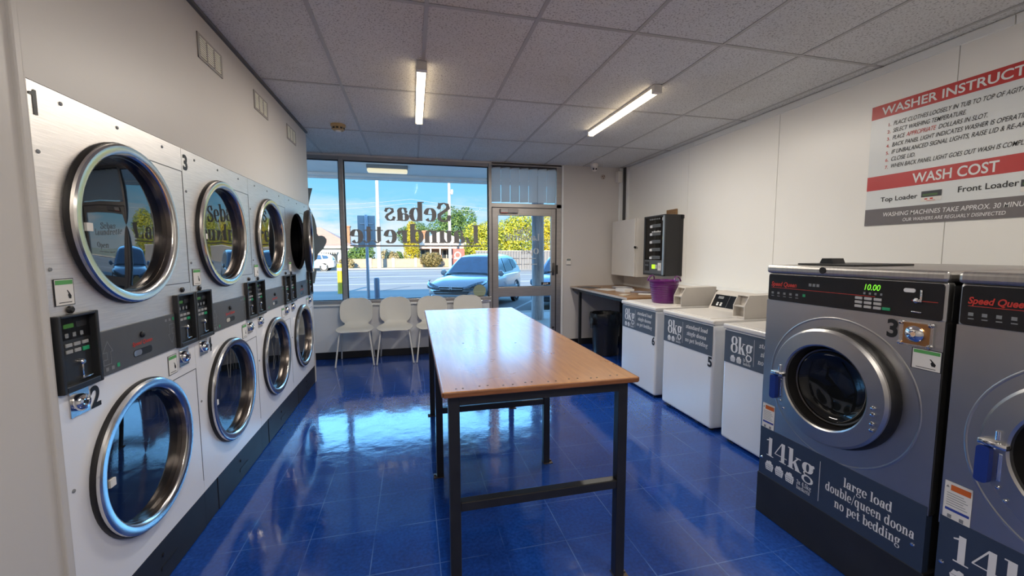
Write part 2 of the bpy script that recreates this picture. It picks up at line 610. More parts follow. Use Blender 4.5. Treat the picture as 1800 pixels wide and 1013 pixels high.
# ------------------------------------------------------------------ lettering
_text_cache = {}
def sans_polys(s, bold=0.0):
    """2-D mesh of a line of plain lettering, cap height about 0.73, starting at u = 0"""
    key = (s, bold)
    if key in _text_cache:
        return _text_cache[key]
    cu = bpy.data.curves.new('lettering_curve', 'FONT')
    cu.body = s
    cu.size = 1.0
    cu.offset = bold
    cu.resolution_u = 4
    ob = bpy.data.objects.new('lettering_curve', cu)
    COL.objects.link(ob)
    dg = bpy.context.evaluated_depsgraph_get()
    me = bpy.data.meshes.new_from_object(ob.evaluated_get(dg))
    vs = [(q.co.x, q.co.y) for q in me.vertices]
    fs = [tuple(p.vertices) for p in me.polygons]
    bpy.data.objects.remove(ob)
    bpy.data.curves.remove(cu)
    bpy.data.meshes.remove(me)
    w = max([q[0] for q in vs], default=0)
    _text_cache[key] = (vs, fs, w)
    return _text_cache[key]

HAIR = 0.034
def _arc(cx, cy, rx, ry, a0, a1, n=14):
    return [(cx + rx * math.cos(math.radians(a0 + (a1 - a0) * k / n)), cy + ry * math.sin(math.radians(a0 + (a1 - a0) * k / n))) for k in range(n + 1)]

def _glyph(c, STEM=.14):
    """fat-face serif letters: thick stems, hairline joins.  returns (polygons, advance width)"""
    P = []
    X, A, D, CP = 0.48, 0.72, -0.22, 0.70
    lay = [0]
    class _P(list):
        def append(self, q):
            lay[0] += 1
            list.append(self, (q, lay[0] % 7))
        def seg(self, q):
            list.append(self, (q, lay[0] % 7))
    P = _P()
    def rect(a, b, x0, y0): P.append([(a, x0), (b, x0), (b, y0), (a, y0)])
    def serif(x, y, wd=0.25, up=True):
        h = HAIR if up else -HAIR
        rect(x - wd / 2, x + wd / 2, min(y, y + h), max(y, y + h))
    def stem(x, y0, y1, b=True, t='flag', w=STEM):
        rect(x - w / 2, x + w / 2, y0, y1)
        if b: serif(x, y0)
        if t == 'flag': rect(x - w / 2 - 0.06, x, y1 - HAIR, y1)
        if t == 'full': serif(x, y1, up=False)
    def stroke(pts, thick=STEM, pw=1.6):
        lay[0] += 1
        for i in range(len(pts) - 1):
            q = []
            for j in (i, i + 1):
                a = pts[max(j - 1, 0)]; b = pts[min(j + 1, len(pts) - 1)]
                dx, dy = b[0] - a[0], b[1] - a[1]
                d = math.hypot(dx, dy) or 1
                w = HAIR + (thick - HAIR) * (abs(dy) / d) ** pw
                nx, ny = -dy / d * w / 2, dx / d * w / 2
                q.append(((pts[j][0] + nx, pts[j][1] + ny), (pts[j][0] - nx, pts[j][1] - ny)))
            P.seg([q[0][0], q[0][1], q[1][1], q[1][0]])
    def ball(x, y, r=0.062): P.append(_arc(x, y, r, r, 0, 330, 11))
    def bowl(cx, cy, rx, ry, a0=0, a1=360, thick=STEM): stroke(_arc(cx, cy, rx, ry, a0, a1, 28), thick)
    if c == 'o': bowl(.25, .24, .165, .235); return P, .5
    if c == 'e':
        bowl(.24, .24, .155, .235, 5, 320); rect(.1, .42, .235, .265); return P, .47
    if c == 'c': bowl(.24, .24, .155, .235, 50, 320); ball(.35, .36); return P, .44
    if c == 'a':
        stem(.34, 0, .34, False, ''); stroke(_arc(.23, .33, .125, .14, 0, 150)); ball(.12, .34, .06)
        bowl(.2, .135, .115, .125); rect(.38, .46, 0, .03); return P, .48
    if c in 'bp':
        if c == 'b': stem(.14, 0, A, False)
        else: stem(.14, D, X, True)
        bowl(.3, .24, .155, .235); return P, .53
    if c in 'dq':
        bowl(.22, .24, .155, .235)
        if c == 'd': stem(.39, 0, A, False); rect(.39, .5, 0, HAIR)
        else: stem(.39, D, X, True, '')
        return P, .54
    if c == 'g':
        bowl(.22, .32, .13, .155); bowl(.23, -.08, .17, .12, 0, 360, .09)
        stroke([(.14, .18), (.09, .12), (.12, .06), (.3, .04)], .06); ball(.42, .44, .05); stroke([(.32, .42), (.37, .46), (.42, .46)], .05); return P, .47
    if c == 'h': stem(.14, 0, A); stroke([(.2, .36), (.26, .45), (.33, .465), (.39, .42), (.41, .33), (.41, 0)]); serif(.41, 0); return P, .57
    if c == 'i': stem(.14, 0, X); ball(.14, .61, .07); return P, .28
    if c == 'k':
        stem(.14, 0, A); stroke([(.2, .2), (.42, .46)], .05); serif(.43, X, .2, False)
        P.append([(.24, .25), (.33, .33), (.53, 0), (.36, 0)]); rect(.32, .57, 0, HAIR); return P, .57
    if c == 'l': stem(.14, 0, A); return P, .28
    if c in 'nm':
        stem(.14, 0, X); stroke([(.2, .38), (.26, .455), (.33, .465), (.39, .42), (.41, .33), (.41, 0)]); serif(.41, 0, .22)
        if c == 'm': stroke([(.47, .38), (.53, .455), (.6, .465), (.66, .42), (.68, .33), (.68, 0)]); serif(.68, 0, .22); return P, .83
        return P, .56
    if c == 'r': stem(.14, 0, X); stroke([(.2, .36), (.26, .44), (.33, .46)], .06); ball(.34, .39, .07); return P, .42
    if c == 's':
        stroke([(.36, .33), (.33, .43), (.22, .465), (.12, .42), (.11, .34), (.2, .27), (.3, .21), (.34, .13), (.29, .04), (.19, .01), (.09, .05), (.06, .15)], .12, 1.0)
        rect(.345, .375, .31, .47); rect(.05, .08, 0, .16); return P, .42
    if c == 't': rect(.1, .235, .06, .6); rect(.03, .34, X - HAIR, X); stroke([(.17, .09), (.2, .02), (.27, .015), (.34, .08)], .09); return P, .36
    if c == 'u': stem(.14, .1, X, False); stroke([(.14, .14), (.16, .05), (.23, .015), (.32, .06), (.36, .12)]); stem(.41, 0, X, False); rect(.41, .52, 0, HAIR); return P, .56
    if c == 'x': P.append([(.04, X), (.2, X), (.44, 0), (.28, 0)]); stroke([(.07, 0), (.38, X)], .05); serif(.1, 0, .2); serif(.37, X, .2, False); rect(.24, .47, 0, HAIR); rect(.02, .24, X - HAIR, X); return P, .49
    if c == '.': ball(.1, .065, .07); return P, .2
    if c == '/': P.append([(.0, -.08), (.05, -.08), (.33, .76), (.28, .76)]); return P, .33
    if c == 'S':
        stroke([(.47, .47), (.42, .64), (.27, .69), (.14, .63), (.11, .51), (.2, .42), (.34, .33), (.45, .24), (.45, .11), (.35, .02), (.22, 0), (.1, .07), (.06, .23)], .16, 1.0)
        rect(.455, .49, .45, .7); rect(.04, .075, 0, .25); return P, .55
    if c == 'L':
        rect(.1, .27, 0, CP); serif(.18, CP, .32, False); rect(.04, .55, 0, HAIR); P.append([(.55, 0), (.55, .25), (.52, .25), (.40, .03), (.40, 0)]); return P, .6
    if c == 'O': bowl(.35, .35, .25, .34, thick=.18); return P, .7
    if c == '1': rect(.15, .29, 0, .7); serif(.22, 0, .3); stroke([(.16, .6), (.05, .57)], .05); P.append([(.06, .56), (.15, .6), (.29, .7), (.15, .7), (.15, .63), (.06, .59)]); return P, .4
    if c == '4':
        rect(.3, .44, 0, .7); rect(.02, .54, .19, .22); P.append([(.02, .22), (.3, .7), (.34, .7), (.06, .22)]); serif(.37, 0, .28); return P, .56
    if c == '8': bowl(.27, .52, .16, .165, thick=.15); bowl(.27, .19, .19, .185, thick=.16); return P, .54
    if c == '2':
        stroke([(.1, .5), (.12, .62), (.24, .69), (.37, .62), (.38, .48), (.28, .32), (.08, .06)], .14, 1.2); ball(.13, .52, .07); P.append([(.06, 0), (.45, 0), (.45, .2), (.42, .2), (.36, .1), (.06, .1)]); return P, .5
    if c == '3':
        bowl(.22, .52, .14, .16, -80, 160); bowl(.22, .19, .17, .185, -160, 85); ball(.12, .57, .06); ball(.1, .13, .07); return P, .47
    if c == '5':
        rect(.1, .13, .36, .7); P.append([(.1, .7), (.42, .7), (.38, .58), (.1, .58)]); bowl(.24, .22, .16, .215, -150, 140); ball(.12, .14, .07); return P, .48
    return P, .25

def fat_polys(s, stem=.14):
    key = ('fat', s, stem)
    if key in _text_cache:
        return _text_cache[key]
    vs, fs, x = [], [], 0.0
    for c in s:
        P, w = _glyph(c, stem)
        for poly, lay in P:
            o = len(vs)
            vs += [(x + a, b, lay) for a, b in poly]
            fs.append(tuple(range(o, o + len(poly))))
        x += w
    _text_cache[key] = (vs, fs, x)
    return _text_cache[key]

def lettering(mb, s, size, origin, right, up, align='L', font='sans', bold=0.0, shear=0.0, wscale=1.0, lift=0.0012, width=None, thick=0.0, stem=.14):
    """write s on a plane; size = size of the letters (cap height about 0.7 of it)"""
    vs, fs, w = fat_polys(s, stem) if font == 'fat' else sans_polys(s, bold)
    if width:
        wscale = width / (w * size)
    r = Vector(right).normalized(); u = Vector(up).normalized()
    nrm = r.cross(u)
    o = Vector(origin) + nrm * lift
    off = {'L': 0, 'C': -w * size * wscale / 2, 'R': -w * size * wscale}[align]
    pts = [o + r * (off + q[0] * size * wscale + shear * q[1] * size) + u * (q[1] * size) + nrm * (q[2] * 4e-5 if len(q) > 2 else 0) for q in vs]
    mb.add(pts, fs, False)
    if thick:
        pts2 = [p - nrm * thick for p in pts]
        mb.add(pts2, [tuple(reversed(q)) for q in fs], False)
    return mb

def flat_poly(mb, poly, origin, right, up, lift=0.001):
    r = Vector(right).normalized(); u = Vector(up).normalized()
    o = Vector(origin) + r.cross(u) * lift
    mb.add([o + r * a + u * b for a, b in poly], [tuple(range(len(poly)))], False)

def flat_rect(mb, x0, x1, y0, y1, origin, right, up, lift=0.001):
    flat_poly(mb, [(x0, y0), (x1, y0), (x1, y1), (x0, y1)], origin, right, up, lift)

def outline(mb, poly, wd, origin, right, up, lift=0.001):
    n = len(poly)
    for k in range(n):
        a = Vector((*poly[k], 0)); b = Vector((*poly[(k + 1) % n], 0))
        d = (b - a).normalized()
        nn = Vector((-d.y, d.x, 0)) * wd / 2
        e_ = d * wd / 2
        flat_poly(mb, [tuple((a - e_ - nn)[:2]), tuple((b + e_ - nn)[:2]), tuple((b + e_ + nn)[:2]), tuple((a - e_ + nn)[:2])], origin, right, up, lift)

def pay_sticker(parent, origin, right, up, w, h, lift=0.002):
    """white pay-by-phone sticker with a green heading and a pointing hand"""
    b = MB()
    b.cur = 1
    flat_rect(b, -w * .04, w * 1.04, -h * .03, h * 1.03, origin, right, up, lift)
    b.cur = 0
    flat_rect(b, 0, w, 0, h, origin, right, up, lift + .0006)
    b.cur = 2
    flat_rect(b, w * .03, w * .97, h * .80, h * .97, origin, right, up, lift + .0012)
    b.cur = 1
    hand = [(.70, .24), (.82, .22), (.85, .34), (.76, .46), (.66, .58), (.62, .57), (.70, .44), (.66, .38)]
    flat_poly(b, [(a * w, c * h) for a, c in hand], origin, right, up, lift + .0012)
    flat_rect(b, w * .15, w * .85, h * .08, h * .11, origin, right, up, lift + .0012)
    return b.build('sticker', [PAPER, PRINT_BLACK, GREEN_PRINT], parent)
# ------------------------------------------------------------------ the room
XL, XR, YB, ZC = -1.133, 3.39, 6.12, 2.855
YN = -1.9
# floor
b = MB()
b.box(-2.4, XR + .1, YN, YB + .1, -.08, 0)
struct(b.build('floor', FLOOR_M))
# ceiling with its exposed grid
b = MB()
b.box(-2.4, XR + .1, YN, YB, ZC, ZC + .03)
ceiling = struct(b.build('ceiling', CEIL_M))
g = MB()
for i in range(-4, 6):
    x = .106 + .635 * i
    g.box(x - .012, x + .012, YN, YB, ZC - .004, ZC + .002)
for j in range(-3, 3):
    y = 2.394 + 1.27 * j
    g.box(-2.4, XR, y - .012, y + .012, ZC - .0045, ZC + .002)
g.build('ceiling_grid', mat('grid_bar_grey', (0.40, 0.395, 0.39), 0.45, noise=(6, 0.05)), ceiling)
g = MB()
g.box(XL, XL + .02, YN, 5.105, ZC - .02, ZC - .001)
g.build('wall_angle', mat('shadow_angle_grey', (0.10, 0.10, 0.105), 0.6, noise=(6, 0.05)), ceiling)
# unseen block added above the ceiling (keeps the sun out, shades the footpath)
b = MB()
b.box(-14, 14, YN - 4, YB + .15, ZC + .12, 4.1)
struct(b.build('roof', mat('sun_block_render', (0.5, 0.48, 0.45), 0.8, noise=(2, 0.05))))
# left wall: bulkhead above the dryers, plain panel nearer the camera, return beside the window
b = MB()
b.box(XL - .12, XL, 1.575, 5.105, 2.036, ZC)
struct(b.build('wall_left', LEFT_WALL))
b = MB()
b.box(XL - .12, XL + .004, YN, 1.575, 0, ZC)
struct(b.build('wall_left_near', LEFT_WALL))
b = MB()
b.box(-2.4, XL, 5.047, 5.105, 0, 2.036)
struct(b.build('wall_left_end', LEFT_WALL))
b = MB()
b.box(-2.4, XL - .1, 5.047, 5.105, 2.036, ZC)
struct(b.build('wall_left_return', LEFT_WALL))
b = MB()
b.box(-2.5, -2.4, 5.0, YB + .1, 0, ZC)
struct(b.build('wall_left_far', LEFT_WALL))
b = MB()
b.box(XL - .01, XL + .016, 1.555, 1.580, 0, ZC, .004)
b.box(XL - .01, XL + .010, 1.580, 1.592, 0, 2.05, .003)
struct(b.build('trim_1', LEFT_WALL))
# right wall: glossy panels with vertical joints, top cornice, pipe boxing behind the washers
b = MB()
for (y0, y1) in ((YN, .66), (.664, 1.947), (1.951, 3.247), (3.251, 4.547), (4.551, YB)):
    b.box(XR, XR + .06, y0, y1, 0, ZC, .0015)
struct(b.build('wall_right', PANEL_WALL))
b = MB()
b.box(XR + .02, XR + .12, YN - .1, YB + .1, 0, ZC + .1)
struct(b.build('wall_right_backing', PRINT_GREY))
b = MB()
for (y0, y1) in ((YN, 1.70), (1.705, 4.45), (4.455, 5.98)):
    b.box(XR - .012, XR + .002, y0, y1, ZC - .062, ZC - .008, .003)
struct(b.build('trim_2', WHITE_TRIM))
b = MB()
b.box(3.12, XR, .1, 4.60, 0, 1.085)
b.box(3.10, XR, .1, 4.60, 1.085, 1.108, .006)
struct(b.build('trim_3', WHITE_TRIM))
# wall behind the camera
b = MB()
b.box(-2.5, XR + .1, YN - .1, YN, 0, ZC)
struct(b.build('wall_near', LEFT_WALL))
# street wall
SILL, HEAD = .83, 2.80
b = MB()
b.cur = 1
b.box(-2.4, 1.15, YB, YB + .10, 0, SILL - .05)
b.cur = 0
b.box(2.29, XR, YB, YB + .10, 0, ZC)
b.box(-2.4, 2.29, YB, YB + .10, HEAD + .03, ZC + .3)
struct(b.build('wall_back', [BACK_WALL, mat('wall_paint_cool_white', (0.74, 0.75, 0.76), 0.4, noise=(1, .03))]))
b = MB()
b.box(-2.4, 1.15, YB - .012, YB, 0, .10, .004)
b.box(2.30, XR, YB - .012, YB, 0, .10, .004)
struct(b.build('baseboard_back', BLACK_SKIRT))
b = MB()
b.box(2.288, 2.318, YB - .02, YB + .01, 0, ZC - .01, .005)
b.box(3.27, 3.335, YB - .03, YB, 2.0, ZC - .005, .006)
b.box(3.35, XR, 5.985, 6.03, 2.0, ZC - .005, .004)
struct(b.build('trim_4', WHITE_TRIM))
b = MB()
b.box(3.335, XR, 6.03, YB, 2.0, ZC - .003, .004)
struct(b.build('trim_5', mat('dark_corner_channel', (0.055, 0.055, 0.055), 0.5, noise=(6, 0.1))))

# windows ------------------------------------------------------------
def window(name, x0, x1, z0, z1, fr=.045, sill=True):
    w = MB()
    w.box(x0, x1, YB + .01, YB + .085, z1 - .02, z1 + .03)
    w.box(x0, x1, YB - .01, YB + .085, z0 - .055, z0, .006)
    o = struct(w.build(name, ALU))
    p = MB()
    p.box(x0, x1, YB + .043, YB + .049, z0 - .01, z1)
    p.build('pane', GLASS, o)
    return o
w1 = window('window_1', -2.4, -.935, SILL, HEAD)
w2 = window('window_2', -.935, 1.165, SILL, HEAD)
b = MB()
b.box(-.965, -.908, YB - .005, YB + .09, SILL - .01, HEAD + .02, .005)
b.build('mullion', ALU, w2)
b = MB()
b.box(1.130, 1.175, YB - .005, YB + .09, 0, HEAD + .03, .004)
b.build('jamb', ALU, w2)
for (ww, x0, x1) in ((w1, -2.4, -.966), (w2, -.905, 1.128)):
    q = MB()
    q.box(x0, x1, YB + .03, YB + .06, SILL - .002, SILL + .010)
    q.box(x0, x1, YB + .03, YB + .06, HEAD - .032, HEAD - .018)
    q.box(x1 - .012, x1, YB + .03, YB + .06, SILL, HEAD - .02)
    if ww is w2:
        q.box(x0, x0 + .012, YB + .03, YB + .06, SILL, HEAD - .02)
    q.build('glazing_seal', ALU_DARK, ww)
# inner sill board and lower rail
b = MB()
b.box(-2.4, 1.15, YB - .035, YB + .005, SILL - .075, SILL - .05, .005)
struct(b.build('trim_6', WHITE_TRIM))
# writing on the big pane: reads correctly from the street, so it runs right to left from inside
b = MB()
yq = YB + .0412
lettering(b, 'Sebas', .385, (.570, yq, 1.962), (-1, 0, 0), (0, 0, 1), font='fat', width=.955, lift=0, stem=.17)
lettering(b, 'Laundrette', .385, (1.005, yq, 1.642), (-1, 0, 0), (0, 0, 1), font='fat', width=1.86, lift=0, stem=.17)
b.box(-.855, 1.005, yq - .0008, yq, 1.590, 1.610)
o = b.build('window_lettering', mat('grey_vinyl', (0.26, 0.255, 0.25), 0.6, noise=(5, 0.06)), w2)
# round pale sticker low on the big pane
b = MB()
b.lathe([(0, 0), (.098, 0), (.098, .0008), (0, .0008)], (.985, yq, .915), (0, -1, 0), 36, False)
b.cur = 1
b.box(.89, 1.08, yq - .0012, yq - .0009, .905, .911)
b.build('round_sticker', [mat('pale_green_vinyl', (0.30, 0.36, 0.25), 0.6, noise=(5, 0.05)), mat('pale_vinyl', (0.40, 0.46, 0.36), 0.6)], w2)
# dark silhouette decal on the left pane
b = MB()
sil = [(-1.313, 2.385), (-1.345, 2.27), (-1.372, 2.15), (-1.335, 2.06), (-1.302, 1.97), (-1.283, 1.86), (-1.280, 1.77), (-1.262, 1.738), (-1.22, 1.742), (-1.185, 1.727), (-1.160, 1.69),
       (-1.163, 1.645), (-1.20, 1.57), (-1.245, 1.52), (-1.278, 1.485), (-1.295, 1.42), (-1.335, 1.37), (-1.41, 1.32), (-1.60, 1.32), (-1.72, 1.5), (-1.74, 1.9), (-1.60, 2.12), (-1.44, 2.2), (-1.385, 2.385)]
b.prism(sil, lambda u, v, d: (u, yq - d, v), 0, .0008)
b.prism([(-1.300, 1.28), (-1.338, 1.08), (-1.60, 1.06), (-1.60, 1.29)], lambda u, v, d: (u, yq - d, v), 0, .0008)
b.build('silhouette_decal', mat('dark_teal_vinyl', (0.22, 0.25, 0.25), 0.6, noise=(4, 0.1)), w1)

# transom over the door with vertical blind
w3 = MB()
w3.box(1.17, 2.29, YB, YB + .085, 2.76, HEAD + .05, .004)
w3.box(1.17, 2.29, YB - .005, YB + .085, 2.185, 2.245, .004)
w3.box(2.205, 2.29, YB - .005, YB + .085, 0, HEAD + .03, .004)
w3o = struct(w3.build('window_3', ALU))
p = MB()
p.box(1.18, 2.21, YB + .055, YB + .060, 2.24, 2.77)
p.build('pane', GLASS, w3o)
blind = empty('vertical_blind', (1.69, YB - .0, 2.24))
tag(blind, 'short white vertical blind of seven slats in the transom window above the door', 'blind')
hr = MB()
hr.box(-.505, .505, -.03, .0, .535, .56, .004)
hr.build('head_rail', ALU_DARK, blind)
BL = mat('blind_fabric', (0.80, 0.80, 0.80), 0.7, noise=(8, 0.03))
bl_nt = BL.node_tree
bb = bl_nt.nodes['Principled BSDF']
bb.inputs['Transmission Weight'].default_value = 0.0
tr = bl_nt.nodes.new('ShaderNodeBsdfTranslucent')
tr.inputs['Color'].default_value = (0.85, 0.86, 0.86, 1)
ad = bl_nt.nodes.new('ShaderNodeMixShader')
ad.inputs[0].default_value = 0.7
bl_nt.links.new(bb.outputs[0], ad.inputs[1])
bl_nt.links.new(tr.outputs[0], ad.inputs[2])
tp = bl_nt.nodes.new('ShaderNodeBsdfTransparent')
sheer = bl_nt.nodes.new('ShaderNodeMixShader')
sheer.inputs[0].default_value = 0.22
bl_nt.links.new(ad.outputs[0], sheer.inputs[1])
bl_nt.links.new(tp.outputs[0], sheer.inputs[2])
bl_nt.links.new(sheer.outputs[0], [q for q in bl_nt.nodes if q.type == 'OUTPUT_MATERIAL'][0].inputs['Surface'])
for k in range(7):
    q = MB()
    x = -.445 + k * .145
    q.prism([(x - .067, .016), (x + .058, -.034), (x + .058, -.0325), (x - .067, .0175)], lambda u, v, d: (u, v - .008, d), .022, .535)
    s_ = q.build('slat', BL, blind)

# door -----------------------------------------------------------------
DX0, DX1 = 1.182, 2.205
d = MB()
d.box(DX0, DX0 + .095, YB + .01, YB + .06, .02, 2.18, .004)
d.box(DX1 - .080, DX1 - .004, YB + .01, YB + .06, .02, 2.18, .004)
d.box(DX0 + .09, DX1 - .08, YB + .01, YB + .06, 2.065, 2.18, .004)
d.box(DX0 + .09, DX1 - .08, YB + .01, YB + .06, .815, .968, .004)
d.box(DX0 + .09, DX1 - .08, YB + .01, YB + .06, .02, .17, .004)
door = struct(d.build('door_1', ALU))
p = MB()
p.box(DX0 + .09, DX1 - .08, YB + .032, YB + .038, .968, 2.066)
p.box(DX0 + .09, DX1 - .08, YB + .032, YB + .038, .17, .816)
p.build('pane', GLASS, door)
p = MB()
p.box(DX1 - .007, DX1 + .004, YB - .007, YB + .03, .02, 2.18)
p.box(DX0 - .010, DX0 + .001, YB - .007, YB + .03, .02, 2.18)
p.box(DX0, DX1, YB, YB + .03, 2.178, 2.188)
p.box(DX0 + .095, DX1 - .08, YB + .02, YB + .032, .966, .975)
p.build('door_seal', ALU_DARK, door)
h = MB()
h.box(DX1 - .064, DX1 - .026, YB - .006, YB + .012, 1.14, 1.335, .004)
h.tube([(DX1 - .045, YB, 1.195), (DX1 - .045, YB - .045, 1.195), (DX1 - .16, YB - .05, 1.195)], .009, 8)
h.build('door_handle', mat('dark_handle', (0.12, 0.115, 0.11), 0.3, 0.9), door)
h = MB()
h.box(DX1 - .010, DX1 + .022, YB - .03, YB, 1.16, 1.30, .004)
h.build('lock_keep', PRINT_BLACK, door)
h = MB()
h.lathe([(0, 0), (.018, 0), (.018, .006), (.008, .008), (0, .008)], (DX1 - .042, YB + .01, .30), (0, -1, 0), 14)
h.box(DX1 - .048, DX1 - .036, YB + .002, YB + .012, .20, .27, .002)
h.build('floor_bolt', ALU_DARK, door)
h = MB()
h.box(DX0 + .12, DX0 + .40, YB - .035, YB + .01, 2.098, 2.162, .006)
h.cur = 1
h.box(DX0 + .13, DX0 + .235, YB - .037, YB - .034, 2.106, 2.155, .002)
h.cur = 2
h.box(DX0 + .125, DX0 + .24, YB - .036, YB - .03, 2.096, 2.106)
h.cur = 1
h.build('door_closer', [mat('closer_grey', (0.28, 0.26, 0.26), 0.4, 0.6), PAPER, PRINT_RED], door)
h = MB()
h.box(DX1 - .235, DX1 - .085, YB + .029, YB + .031, .985, 1.03)
h.cur = 1
lettering(h, 'PULL', .040, (DX1 - .12, YB + .0285, .994), (-1, 0, 0), (0, 0, 1), bold=.02, lift=-.0002)
h.build('pull_label', [PRINT_BLACK, PRINT_WHITE], door)
h = MB()
yd = YB + .0308
lettering(h, 'Sebas', .15, (1.80, yd, 1.79), (-1, 0, 0), (0, 0, 1), font='fat', width=.28, lift=0)
lettering(h, 'Laundrette', .15, (1.945, yd, 1.685), (-1, 0, 0), (0, 0, 1), font='fat', width=.56, lift=0)
lettering(h, 'Open', .13, (1.93, yd, 1.475), (-1, 0, 0), (0, 0, 1), font='fat', lift=0)
for (x, z, w_) in ((1.88, 1.40, .40), (1.90, 1.31, .36)):
    for k in range(3):
        h.box(x - w_ * (k + .85) / 3, x - w_ * k / 3, yd - .0006, yd, z, z + .012)
h.build('door_lettering', mat('pale_door_vinyl', (0.55, 0.58, 0.60), 0.6, noise=(5, 0.05)), door)
# pull bar on the jamb beside the door
b = MB()
b.tube([(.99, YB - .03, .775), (1.14, YB - .03, .775)], .014, 10)
b.box(1.135, 1.15, YB - .03, YB + .01, .765, .785)
b.build('sill_latch', CHROME, w2)
# ------------------------------------------------------------------ stacked tumble dryers (left)
DW = .862
Y = (0, 1, 0); Zv = (0, 0, 1); NY = (0, -1, 0)
def yz(u, v, d):           # plate in the plane of the dryer fronts
    return (d, u, v)

def dryer_door(parent, zc, yc=.415, R=.316, hinge=None):
    """steel porthole door; its origin is the hinge line so that it can swing"""
    hy = .80
    px = -hy
    o = MB()
    c = (0, yc - hy, 0)
    o.lathe([(R - .010, .010), (R + .001, .018), (R, .028), (R - .006, .033), (R - .030, .032), (R - .040, .026), (R - .044, .020)], c, (1, 0, 0), 64)
    d_ = o.build('dryer_door', RING, parent, (0, hy, zc))
    i = MB()
    i.lathe([(R - .0435, .0215), (R - .048, .004), (R - .050, .0035), (R - .053, -.014)], c, (1, 0, 0), 64)
    i.build('inner_band', RING_IN, d_)
    i = MB()
    i.lathe([(R - .012, -.03), (R + .005, -.004), (R + .006, .010), (R + .003, .017), (R - .012, .018)], c, (1, 0, 0), 64)
    i.lathe([(R - .052, -.036), (R - .012, -.03)], c, (1, 0, 0), 64)
    i.build('gasket', BLACK_RUBBER, d_)
    i = MB()
    i.lathe([(R - .051, -.013), (R - .10, -.010), (R - .16, -.008), (R - .24, -.006), (0, -.005)], c, (1, 0, 0), 64)
    i.build('door_glass', DARK_GLASS, d_)
    i = MB()
    i.box(-.010, -.002, yc - hy - .215, yc - hy - .185, -.035, -.005)
    i.build('glass_tag', PAPER, d_)
    return d_

def control_box(parent, y0, y1):
    z0, z1 = 1.038, 1.298
    b = MB()
    f, dp = .014, .022
    b.box(-.02, dp, y0, y0 + f, z0, z1, .003)
    b.box(-.02, dp, y1 - f, y1, z0, z1, .003)
    b.box(-.02, dp, y0 + f, y1 - f, z1 - f * .7, z1, .003)
    b.box(-.02, dp, y0 + f, y1 - f, z0, z0 + .022, .003)
    b.box(-.02, .0, y0 + f, y1 - f, z0, z1)
    o = b.build('control_panel', CONTROL, parent)
    w = y1 - y0
    q = MB()
    flat_rect(q, .28 * w, .52 * w, .212, .226, (0, y0, z0), Y, Zv, .001)
    q.cur = 1
    flat_rect(q, .58 * w, .84 * w, .210, .230, (0, y0, z0), Y, Zv, .001)
    q.build('display', [DIM_LED, PRINT_BLACK], o)
    q = MB()
    for r_ in range(2):
        for k in range(3):
            if r_ == 1 and k == 2: continue
            q.box(0, .004, y0 + w * (.28 + .2 * k), y0 + w * (.43 + .2 * k), z0 + .148 - .022 * r_, z0 + .160 - .022 * r_, .001)
    q.build('button', PRINT_GREY if False else mat('grey_key', (0.34, 0.34, 0.34), 0.5, noise=(20, .05)), o)
    q = MB()
    q.box(0, .004, y0 + w * .68, y0 + w * .84, z0 + .124, z0 + .138, .001)
    q.build('green_button', GREEN_KEY, o)
    q = MB()
    for k in range(3):
        flat_rect(q, w * (.3 + .18 * k), w * (.38 + .18 * k), .180, .195, (0, y0, z0), Y, Zv, .001)
    q.build('pictograms', PRINT_GREY, o)
    q = MB()
    q.box(0, .006, y0 + w * .60, y0 + w * .64, z0 + .035, z0 + .085, .001)
    q.lathe([(0, 0), (.010, 0), (.010, .010), (.006, .014), (0, .014)], (0, y0 + w * .60, z0 + .088), (1, 0, 0), 12)
    q.box(0, .012, y0 + w * .55, y0 + w * .86, z0 + .030, z0 + .035, .001)
    q.build('coin_slot', CHROME, o)
    return o

def lock_plate(parent, y0, z0, w=.085, h=.088):
    b = MB()
    b.box(0, .004, y0, y0 + w, z0, z0 + h, .001)
    o = b.build('cash_box_plate', PLATE, parent)
    q = MB()
    q.lathe([(.030, .0), (.030, .012), (.024, .020), (.014, .022), (.012, .016), (0, .016)], (.004, y0 + w * .44, z0 + h * .52), (1, 0, 0), 24)
    q.build('lock', CHROME, o)
    q = MB()
    q.lathe([(.006, 0), (.006, .004), (0, .004)], (.020, y0 + w * .44, z0 + h * .52), (1, 0, 0), 12)
    q.build('keyhole', PRINT_BLACK, o)
    return o

